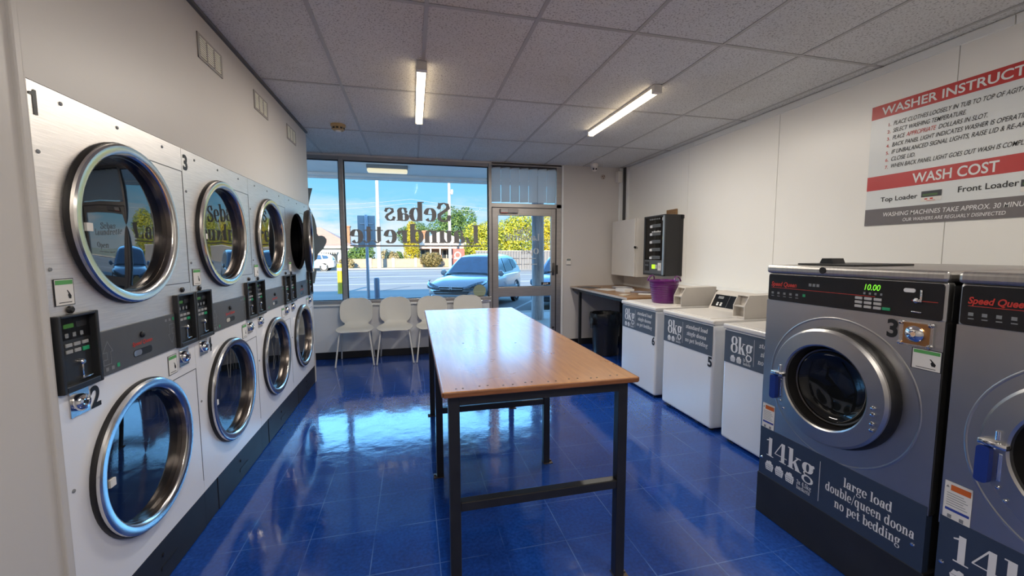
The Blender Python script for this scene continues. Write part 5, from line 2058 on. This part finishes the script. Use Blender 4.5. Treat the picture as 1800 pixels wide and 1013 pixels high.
# ------------------------------------------------------------------ cars
TYRE = mat('tyre_rubber', (0.015, 0.015, 0.016), 0.8, noise=(20, .2))
ALLOY = mat('alloy_wheel', (0.55, 0.56, 0.58), 0.3, .9, noise=(10, .05))
CARGLASS = mat('car_glass', (0.03, 0.06, 0.11), 0.04, 0.0, .9, noise=(4, .2), ior=1.7)
LAMP_CLEAR = mat('headlamp_clear', (0.10, 0.12, 0.14), 0.05, .5, noise=(25, .6), coat=1.0)
PLASTIC = mat('car_black_plastic', (0.02, 0.022, 0.026), 0.5, noise=(10, .1))
def make_car(paint, scale=1.06):
    t = empty('parked_car', (0, 0, 0))
    st = [(2.30, .50, .42, .66), (2.27, .66, .34, .72), (2.15, .78, .27, .80), (1.95, .85, .24, .90), (1.6, .885, .22, .985), (1.2, .90, .22, 1.035), (.9, .905, .22, 1.06),
          (0, .91, .22, 1.07), (-1.2, .91, .22, 1.09), (-1.8, .90, .24, 1.09), (-2.1, .86, .28, 1.07), (-2.24, .80, .34, .98), (-2.28, .70, .42, .85)]
    m = MB()
    vs = []
    for (x, w, zb, zt) in st:
        h = zt - zb
        half = [(.70 * w, zb), (.95 * w, zb + .10 * h), (1.0 * w, zb + .38 * h), (.985 * w, zb + .70 * h), (.95 * w, zt - .09 * h), (.84 * w, zt - .01), (.5 * w, zt + .022), (0, zt + .03)]
        ring = [(x, y, z) for y, z in half] + [(x, -y, z) for y, z in reversed(half[:-1])]
        vs += ring
    n = 15
    fs = [(i * n + k, i * n + k + 1, (i + 1) * n + k + 1, (i + 1) * n + k) for i in range(len(st) - 1) for k in range(n - 1)]
    fs += [(i * n + n - 1, i * n, (i + 1) * n, (i + 1) * n + n - 1) for i in range(len(st) - 1)]
    fs += [tuple(range(n)), tuple((len(st) - 1) * n + k for k in range(n - 1, -1, -1))]
    m.add(vs, fs, True)
    # cabin
    hx = [(1.02, 1.06), (.75, 1.24), (.45, 1.46), (.22, 1.60), (-.1, 1.665), (-.6, 1.69), (-1.2, 1.675), (-1.7, 1.61), (-1.92, 1.50), (-2.08, 1.28), (-2.16, 1.06)]
    def yw(z): return .835 + (.625 - .835) * max(0, (z - 1.04)) / .60
    vs = []
    for x, h in hx:
        half = [(.835, 1.02), (yw(1.02 + (h - 1.02) * .45), 1.02 + (h - 1.02) * .45), (yw(h - .05), max(1.03, h - .05)), (yw(h) - .07, h - .005), (.3, h + .02), (0, h + .025)]
        vs += [(x, y, z) for y, z in half] + [(x, -y, z) for y, z in reversed(half[:-1])]
    n = 11
    fs = [(i * n + k, i * n + k + 1, (i + 1) * n + k + 1, (i + 1) * n + k) for i in range(len(hx) - 1) for k in range(n - 1)]
    m.add(vs, fs, True)
    m.build('body', paint, t)
    # glass
    g_ = MB()
    N = 8
    rows = [(.96, 1.10, .70), (.72, 1.265, .665), (.44, 1.475, .60), (.27, 1.585, .55)]
    vs = []
    for x, z, w in rows:
        for k in range(N + 1):
            s = -1 + 2 * k / N
            vs.append((x + .05 - .05 * s * s, s * w, z + .022 - .012 * s * s))
    fs = [(i * (N + 1) + k, i * (N + 1) + k + 1, (i + 1) * (N + 1) + k + 1, (i + 1) * (N + 1) + k) for i in range(3) for k in range(N)]
    g_.add(vs, fs, True)
    g_.build('windscreen', CARGLASS, t)
    for s in (-1, 1):
        for name, poly in (('front_window', [(.72, 1.10), (.70, 1.14), (.28, 1.47), (-.24, 1.56), (-.24, 1.10)]), ('rear_window', [(-.32, 1.10), (-.32, 1.565), (-1.05, 1.555), (-1.2, 1.12)]), ('quarter_window', [(-1.28, 1.16), (-1.14, 1.54), (-1.62, 1.49), (-1.80, 1.32), (-1.72, 1.2)])):
            q = MB()
            q.add([(x, s * (yw(z) + .012), z) for x, z in poly], [tuple(range(len(poly)))], False)
            q.build(name, CARGLASS, t)
        q = MB()
        q.lathe([(.0, -.07), (.06, -.06), (.10, 0), (.085, .05), (0, .06)], (.72, s * .98, 1.10), (1, 0, 0), 14)
        q.box(.69, .75, s * .82, s * .95, 1.07, 1.10, .01)
        q.build('door_mirror', paint, t)
        q = MB()
        vs = []
        path = [(2.318, .37, .735, .05), (2.308, .50, .755, .105), (2.288, .64, .785, .15), (2.215, .765, .82, .17), (2.07, .850, .855, .15), (1.93, .885, .885, .10), (1.80, .900, .905, .03)]
        for (x, y, z, h) in path:
            for k in range(5):
                v = k / 4 - .5
                bul = .022 * (1 - 4 * v * v)
                vs.append((x + bul - .05 * v, s * (y + bul * .6 - .02 * v), z + v * h))
        fs = [(i * 5 + k, i * 5 + k + 1, (i + 1) * 5 + k + 1, (i + 1) * 5 + k) for i in range(6) for k in range(4)]
        q.add(vs, fs, True)
        q.build('headlight', LAMP_CLEAR, t)
        for x in (1.36, -1.36):
            q = MB()
            q.lathe([(.0, -.10), (.36, -.10), (.375, -.05), (.375, .03), (.36, .04), (.26, .045)], (x, s * .86, .355), (0, s, 0), 28)
            wo = q.build('wheel', TYRE, t)
            q = MB()
            for k in range(7):
                a = 2 * PI * k / 7
                q.box(-.022, .022, 0, .24, .0, .012)
                for i in range(len(q.v) - 8, len(q.v)):
                    xx, rr, dd = q.v[i]
                    q.v[i] = (x + rr * math.sin(a) + xx * math.cos(a), s * (.895 + dd), .355 + rr * math.cos(a) - xx * math.sin(a))
            q.lathe([(.26, .040), (.235, .050), (.23, .02), (0, .02)], (x, s * .86, .355), (0, s, 0), 28)
            q.build('rim', ALLOY, wo)
            q = MB()
            q.lathe([(.405, .0), (.41, .062), (.37, .064), (.30, .04)], (x, s * .845, .37), (0, s, 0), 28, True)
            q.build('wheel_arch', PLASTIC, t)
    # front
    q = MB()
    q.prism([(-.37, .72), (-.36, .775), (.36, .775), (.37, .72), (.33, .665), (-.33, .665)], lambda u, v, d: (d, u, v), 2.20, 2.322)
    q.prism([(-.55, .655), (.55, .655), (.50, .575), (-.50, .575)], lambda u, v, d: (d, u, v), 2.10, 2.345)
    q.build('grille', PLASTIC, t)
    for (z0, z1, w_) in ((.765, .782, .37), (.705, .722, .36), (.606, .616, .53)):
        q = MB()
        q.box(2.30, 2.335 if z0 > .65 else 2.352, -w_, w_, z0, z1, .004)
        q.build('grille_bar', CHROME, t)
    q = MB()
    for (y0, y1, z0, z1) in ((-.045, -.025, .69, .80), (.025, .045, .69, .80), (-.04, .04, .735, .755)):
        q.box(2.32, 2.345, y0, y1, z0, z1, .003)
    q.build('emblem', CHROME, t)
    q = MB()
    q.box(2.0, 2.36, -.62, .62, .40, .56, .05, 3)
    q.build('bumper', paint, t)
    q = MB()
    q.box(2.05, 2.35, -.56, .56, .26, .385, .03)
    for s in (-1, 1):
        q.lathe([(.07, 0), (.06, .012), (0, .014)], (2.21, s * .62, .47), (1, s * .5, 0), 14)
    q.build('lower_intake', PLASTIC, t)
    q = MB()
    q.box(2.36, 2.37, -.19, .19, .43, .535, .003)
    q.build('number_plate', LINE_W, t)
    q = MB()
    q.box(.98, 1.04, -.72, .72, 1.055, 1.085, .01)
    q.build('wiper_cowl', PLASTIC, t)
    t.scale = (scale, scale, scale)
    return t
SILVER = mat('silver_car_paint', (0.30, 0.325, 0.35), 0.28, 0.5, coat=1.0, noise=(2, .03))
BLUESILVER = mat('pale_blue_car_paint', (0.22, 0.30, 0.40), 0.28, 0.4, coat=1.0, noise=(2, .03))
WHITEPAINT = mat('white_car_paint', (0.45, 0.46, 0.47), 0.25, 0.0, coat=1.0, noise=(2, .03))
hd = math.atan2(-.866, -.5)
c1 = make_car(SILVER)
c1.location = (2.32, 14.42, GZ)
c1.rotation_euler = (0, 0, hd)
tag(c1, 'silver four wheel drive parked nose in, just outside the big window', 'car')
def recolour(root, paint):
    for ch in root.children:
        if ch.name.split('.')[0] in ('body', 'bumper', 'door_mirror'):
            ch.data = ch.data.copy()
            ch.data.materials[0] = paint
c2 = copy_tree(c1)
c2.location = (5.62, 14.25, GZ)
recolour(c2, BLUESILVER)
tag(c2, 'pale blue car parked behind the timber post, seen at the right of the door', 'car')
c3 = copy_tree(c1)
c3.location = (-10.4, 46.6, GZ)
c3.rotation_euler = (0, 0, PI)
recolour(c3, WHITEPAINT)
tag(c3, 'white car far across the road in front of the pink roofed house', 'car')

# ------------------------------------------------------------------ poles and wires
POLE_M = mat('pole_timber_pale', (0.32, 0.30, 0.28), 0.8, noise=(3, .1), stretch=(4, 4, .4))
for (x, y, lab, arm) in ((-3.75, 49.4, 'pale power pole across the road, left of the window lettering', False), (4.35, 49.2, 'power pole with a transformer across the road, behind the window lettering', True)):
    t = empty('power_pole', (x, y, GZ))
    tag(t, lab, 'pole', 'power poles across the road')
    b = MB()
    b.cyl((0, 0, 0), (0, 0, 11.5), .24 if not arm else .20, .17 if not arm else .15, 16)
    b.build('pole', POLE_M, t)
    b = MB()
    b.box(-1.2, 1.2, -.25, -.12, 10.7, 10.85, .01)
    b.build('cross_arm', BOX_WOOD, t)
    if arm:
        b = MB()
        b.lathe([(.14, 0), (.15, .05), (.15, .5), (.12, .56), (0, .57)], (.32, -.1, 8.7), (0, 0, 1), 14)
        b.box(.1, .35, -.14, -.06, 8.85, 8.95)
        b.build('transformer', mat('transformer_grey', (0.33, 0.34, 0.35), 0.5, noise=(6, .05)), t)
for k, (z, y) in enumerate(((7.0, 47.0), (6.5, 46.4))):
    b = MB()
    b.tube([(x, y, z + .9 * ((x % 24) - 12) ** 2 / 144 - .5) for x in range(-36, 37, 3)], .02, 5)
    o = b.build('power_line', PRINT_GREY)
    tag(o, ('upper thin power line crossing the sky beyond the road', 'lower thin power line crossing the sky beyond the road')[k], 'wire', 'power lines')

# ------------------------------------------------------------------ houses
ROOF_PINK = mat('roof_tile_pink', (0.30, 0.18, 0.135), 0.8, noise=(2.5, .12), bump=(6, .3), stretch=(1, 1, 6))
ROOF_PALE = mat('roof_tile_pale', (0.36, 0.29, 0.235), 0.8, noise=(2.5, .1), bump=(6, .3), stretch=(1, 1, 6))
BRICK_O = mat('brick_orange', (0.26, 0.11, 0.06), 0.85, noise=(6, .15))
BRICK_P = mat('render_pink', (0.33, 0.20, 0.175), 0.8, noise=(3, .08))
HWHITE = mat('house_white', (0.46, 0.45, 0.43), 0.6, noise=(3, .03))
HGLASS = mat('house_window_glass', (0.03, 0.035, 0.04), 0.08, 0, .6, noise=(3, .1))
def house(x, y, w, d, zw, zr, ridge, roofm, wallm, label):
    t = empty('house', (x, y, GZ + .1))
    tag(t, label, 'house')
    b = MB()
    b.box(-w / 2, w / 2, 0, d, 0, zw)
    b.build('wall', wallm, t)
    b = MB()
    o = .5
    pts = [(-w / 2 - o, -o, zw - .02), (w / 2 + o, -o, zw - .02), (w / 2 + o, d + o, zw - .02), (-w / 2 - o, d + o, zw - .02), (-ridge, d / 2, zr), (ridge, d / 2, zr)]
    b.add(pts, [(0, 1, 5, 4), (1, 2, 5), (2, 3, 4, 5), (3, 0, 4), (3, 2, 1, 0)], False)
    b.build('roof', roofm, t)
    b = MB()
    b.box(-w / 2 - o - .02, w / 2 + o + .02, -o - .05, -o, zw - .22, zw + .03)
    b.build('gutter', HWHITE, t)
    return t
h1 = house(-12.6, 57.0, 9.4, 9, 2.6, 5.3, .3, ROOF_PINK, HWHITE, 'white walled house with a pink tiled roof across the road at the far left')
b = MB()
b.box(3.7, 4.5, 1.5, 2.3, 2.0, 5.35, .02)
b.box(3.62, 4.58, 1.42, 2.38, 5.2, 5.36, .02)
b.build('chimney', BRICK_O, h1)
for x in (-2.6, 1.2):
    q = MB()
    q.box(x, x + 1.9, -.03, .05, .5, 1.9)
    o = q.build('window', HGLASS, h1)
    q = MB()
    q.box(x - .1, x + 2.0, -.42, -.02, 1.82, 1.95)
    for k in range(8):
        q.box(x - .1 + .265 * k, x + .03 + .265 * k, -.44, -.42, 1.62, 1.84)
    q.build('window_hood', HWHITE, o)
h2 = house(4.35, 60.0, 8.4, 8, 2.7, 4.95, .4, ROOF_PALE, BRICK_P, 'low pink house with a pale hipped roof across the road behind the lettering')
for (x, z1, wd, y_) in ((-2.9, 5.1, .75, 3.2), (-4.9, 6.2, .85, 5.0)):
    q = MB()
    q.box(x, x + wd, y_, y_ + wd, 2.3, z1, .02)
    q.box(x - .06, x + wd + .06, y_ - .06, y_ + wd + .06, z1 - .3, z1 - .1, .02)
    q.build('chimney', BRICK_O, h2)
q = MB()
q.box(-4.0, 4.0, -2.2, -.5, 2.30, 2.62, .02)
vo = q.build('verandah', mat('verandah_pink', (0.40, 0.27, 0.24), 0.7, noise=(3, .05)), h2)
for x in (-3.9, -1.9, -.6, 1.5, 3.8):
    q = MB()
    q.box(x - .09, x + .09, -2.15, -1.97, 0, 2.32)
    q.build('verandah_post', HWHITE, vo)
for (x, w_) in ((-3.2, 1.2), (-.1, 1.1), (2.0, 1.3)):
    q = MB()
    q.box(x, x + w_, -.03, .04, .3 if w_ < 1.15 else .8, 2.1)
    o = q.build('window', HGLASS, h2)
    q = MB()
    q.box(x - .08, x + .04, -.05, .0, .2, 2.18)
    q.box(x + w_ - .04, x + w_ + .08, -.05, .0, .2, 2.18)
    q.box(x + w_ / 2 - .04, x + w_ / 2 + .04, -.05, .0, .2, 2.18)
    q.build('window_frame', HWHITE, o)
# low front wall
t = empty('garden_wall', (-1.5, 51.6, GZ + .1))
tag(t, 'low pale masonry garden wall along the far side of the road', 'wall')
b = MB()
b.box(-6.2, 7.2, 0, .22, 0, .95)
b.box(-6.2, 7.2, -.04, .26, .95, 1.05, .01)
b.build('wall_panel', mat('garden_wall_beige', (0.27, 0.20, 0.155), 0.85, noise=(3, .1)), t)
for k in range(6):
    b = MB()
    b.box(-6.3 + 2.66 * k, -5.95 + 2.66 * k, -.09, .31, 0, 1.16, .01)
    b.build('pier', mat('pier_cream', (0.33, 0.285, 0.235), 0.85, noise=(3, .06)), t)
# corrugated fence behind the silver car
t = empty('corrugated_fence', (12.5, 43.0, GZ))
tag(t, 'grey corrugated metal fence beyond the road, seen through the door glass', 'fence')
b = MB()
vs = []
nn = 160
for k in range(nn + 1):
    x = -6 + 12 * k / nn
    y = .04 * math.sin(k * 1.6)
    vs += [(x, y, 0), (x, y, 2.0 + .02 * math.sin(k * .3)), (x, y + .02, 0), (x, y + .02, 2.0 + .02 * math.sin(k * .3))]
fs = []
for k in range(nn):
    a = 4 * k
    fs += [(a, a + 4, a + 5, a + 1), (a + 2, a + 3, a + 7, a + 6), (a + 1, a + 5, a + 7, a + 3)]
b.add(vs, fs, False)
b.build('fence_sheet', mat('fence_grey', (0.13, 0.125, 0.13), 0.6, .2, noise=(2, .08)), t)
b = MB()
b.box(-6.05, 6.05, -.07, .08, 1.98, 2.06, .01)
b.build('cap_rail', mat('fence_rail', (0.35, 0.34, 0.35), 0.6, .2), t)
# red and white sale board in the garden
t = empty('garden_sign', (5.5, 50.6, GZ + .1))
tag(t, 'red and white board standing at the roadside behind the silver car', 'sign')
b = MB()
b.box(-.75, .75, -.03, .03, .25, 2.2, .01)
b.build('board', mat('board_red', (0.32, 0.05, 0.04), 0.5, noise=(3, .1)), t)
b = MB()
b.lathe([(.42, 0), (.30, .002), (.30, .0)], (-.1, -.034, 1.45), (0, -1, 0), 20, False)
b.box(-.55, .45, -.036, -.031, .95, 1.12)
b.build('board_print', HWHITE, t)
for x in (-.6, .6):
    b = MB()
    b.box(x - .04, x + .04, .03, .09, 0, 2.0)
    b.build('board_leg', HWHITE, t)

# ------------------------------------------------------------------ trees and shrubs
def leaf_mat(name, a, c):
    m = bpy.data.materials.new(name)
    m.use_nodes = True
    n = m.node_tree.nodes
    l = m.node_tree.links.new
    p = n['Principled BSDF']
    p.inputs['Roughness'].default_value = .6
    z = n.new('ShaderNodeTexNoise')
    z.inputs['Scale'].default_value = 1.3
    z.inputs['Detail'].default_value = 6
    tcn = n.new('ShaderNodeTexCoord')
    l(tcn.outputs['Object'], z.inputs['Vector'])
    r = n.new('ShaderNodeValToRGB')
    r.color_ramp.elements[0].position = .35
    r.color_ramp.elements[0].color = (*a, 1)
    r.color_ramp.elements[1].position = .65
    r.color_ramp.elements[1].color = (*c, 1)
    l(z.outputs['Fac'], r.inputs[0])
    l(r.outputs[0], p.inputs['Base Color'])
    tr_ = n.new('ShaderNodeBsdfTranslucent')
    l(r.outputs[0], tr_.inputs['Color'])
    ms = n.new('ShaderNodeMixShader')
    ms.inputs[0].default_value = .3
    l(p.outputs[0], ms.inputs[1])
    l(tr_.outputs[0], ms.inputs[2])
    l(ms.outputs[0], [q for q in n if q.type == 'OUTPUT_MATERIAL'][0].inputs['Surface'])
    return m
LIME = leaf_mat('leaves_lime', (0.15, 0.19, 0.012), (0.40, 0.36, 0.015))
GOLD = leaf_mat('leaves_gold', (0.30, 0.225, 0.008), (0.42, 0.35, 0.012))
GREEN = leaf_mat('leaves_green', (0.035, 0.085, 0.014), (0.11, 0.175, 0.03))
OLIVE = leaf_mat('leaves_olive', (0.11, 0.09, 0.03), (0.22, 0.165, 0.06))
STRAW = leaf_mat('leaves_straw', (0.22, 0.165, 0.075), (0.34, 0.27, 0.13))
BARK = mat('bark', (0.12, 0.085, 0.06), 0.9, noise=(6, .25))
def plant(name, x, y, blobs, nl, ls, lm, label, cat, trunk=None, seed=1, group=None):
    """blobs: (dx, dy, z, rx, ry, rz); leaves are small facing-out quads scattered through each blob"""
    rd = random.Random(seed)
    t = empty(name, (x, y, GZ + .1))
    tag(t, label, cat, group)
    tot = sum(r[3] * r[5] for r in blobs)
    vs, fs = [], []
    for (bx, by, bz, rx, ry, rz) in blobs:
        for _ in range(int(nl * rx * rz / tot)):
            while True:
                d = Vector((rd.uniform(-1, 1), rd.uniform(-1, 1), rd.uniform(-1, 1)))
                if .05 < d.length < 1: break
            d.normalize()
            k = .62 + .42 * rd.random() ** .6
            c = Vector((bx + d.x * rx * k, by + d.y * ry * k, bz + d.z * rz * k))
            if c.z < 0: c.z = rd.uniform(0, .2)
            nrm = (d + Vector((rd.uniform(-1, 1), rd.uniform(-1, 1), rd.uniform(-1, 1))) * .8).normalized()
            u = nrm.orthogonal().normalized()
            w = nrm.cross(u)
            a = rd.uniform(0, PI)
            u, w = u * math.cos(a) + w * math.sin(a), w * math.cos(a) - u * math.sin(a)
            s = ls * rd.uniform(.6, 1.3)
            o = len(vs)
            vs += [c - u * s, c - w * s * .5, c + u * s, c + w * s * .5]
            fs.append((o, o + 1, o + 2, o + 3))
    m = MB()
    m.add(vs, fs, False)
    m.build('foliage', lm, t)
    if trunk:
        m = MB()
        m.tube([(0, 0, -.05), (.05, 0, trunk * .5), (0, .05, trunk)], [.22, .17, .10], 8)
        m.tube([(0, 0, trunk * .5), (.6, .1, trunk * .9)], [.10, .05], 6)
        m.tube([(.03, 0, trunk * .45), (-.6, -.1, trunk * .9)], [.10, .05], 6)
        m.build('trunk', BARK, t)
    return t
plant('tree', 9.1, 55.5, [(0, 0, 3.0, 2.4, 2, 2.4), (-.9, 0, 4.3, 1.6, 1.5, 1.5), (1.2, 0, 4.6, 1.7, 1.5, 1.5), (0, 0, 1.6, 2.6, 2, 1.6)], 6500, .15, LIME, 'yellow green tree beside the mullion, right of the window lettering', 'tree', 3, 1, 'sunlit trees across the road')
plant('tree', 12.4, 49.2, [(0, 0, 3.4, 2.6, 2, 2.6), (.6, 0, 5.2, 1.8, 1.5, 1.4), (-1.2, 0, 4.2, 1.6, 1.5, 1.5), (0, 0, 1.6, 2.8, 2, 1.6)], 6500, .15, LIME, 'sunlit yellow green tree seen through the left half of the door glass', 'tree', 3, 2, 'sunlit trees across the road')
plant('tree', 18.7, 55.5, [(0, 0, 3.6, 2.4, 2, 2.6), (.2, 0, 5.6, 1.9, 1.5, 1.5), (-1.2, 0, 4.2, 1.6, 1.5, 1.5), (0, 0, 1.6, 2.8, 2, 1.6)], 6200, .15, GOLD, 'golden tree behind the timber post', 'tree', 3, 3, 'sunlit trees across the road')
plant('tree', 20.6, 49.2, [(0, 0, 3.6, 2.6, 2, 3.0), (.6, 0, 5.6, 1.8, 1.5, 1.4), (0, 0, 1.6, 2.8, 2, 1.6)], 5500, .15, LIME, 'yellow green tree right of the timber post at the edge of the door', 'tree', 3, 4, 'sunlit trees across the road')
plant('tree', 7.2, 72, [(0, 0, 6.0, 3.0, 2.6, 2.6), (-2.2, 0, 6.0, 2.4, 2, 1.8), (2.0, 0, 7.4, 2.0, 2, 2.2), (-.6, 0, 8.0, 2.0, 2, 1.8), (0, 0, 3.6, 3.4, 2, 2)], 6000, .2, GREEN, 'tall dark green tree behind the low pink house', 'tree', 5, 5)
plant('tree', .8, 78, [(0, 0, 5.6, 2.4, 2.2, 1.8), (-1.6, 0, 5.0, 2.0, 2, 1.6), (0, 0, 3, 2.4, 2, 2)], 3600, .2, GREEN, 'rounded green tree behind the chimneys of the low pink house', 'tree', 4, 6)
plant('cypress', -.1, 56.2, [(0, 0, 1.3, 1.15, 1, 1.4), (0, 0, 2.7, 1.1, 1, 1.4), (.05, 0, 4.0, .95, .9, 1.3), (0, 0, 5.1, .6, .6, .9)], 4200, .11, GOLD, 'tall narrow golden cypress behind the garden wall', 'tree', 3, 7)
plant('bush', 2.15, 50.1, [(0, 0, .9, 1.35, 1, .95), (.5, 0, 1.1, .8, .8, .7), (-.5, 0, .95, .8, .8, .7)], 2000, .12, OLIVE, 'rounded brownish bush in front of the garden wall and the pink house', 'bush', None, 8)
plant('bush', -6.4, 53.4, [(0, 0, 1.3, 1.5, 1, 1.3), (.9, 0, 1.5, 1.0, 1, 1.2), (-.9, 0, 1.0, 1.0, 1, 1.0)], 2000, .16, GREEN, 'green bush behind the street sign pole', 'bush', None, 9)
plant('bush', -3.25, 53.2, [(0, 0, 1.0, 1.0, 1, 1.15), (.9, 0, .9, .8, .8, 1.0)], 1400, .15, STRAW, 'straw coloured shrub behind the garden wall, right of the first power pole', 'bush', None, 10)
plant('bush', -1.75, 55.0, [(0, 0, .9, .55, .6, 1.0), (-.3, 0, .8, .5, .6, .9)], 1200, .15, GREEN, 'small green shrub left of the golden cypress', 'bush', None, 11)
plant('grass_clump', -7.4, 50.0, [(0, 0, .5, .9, .6, .75), (-2.2, 0, .35, 1.2, .6, .5)], 1300, .14, STRAW, 'clump of dry ornamental grass at the far kerb beside the white car', 'bush', None, 12)
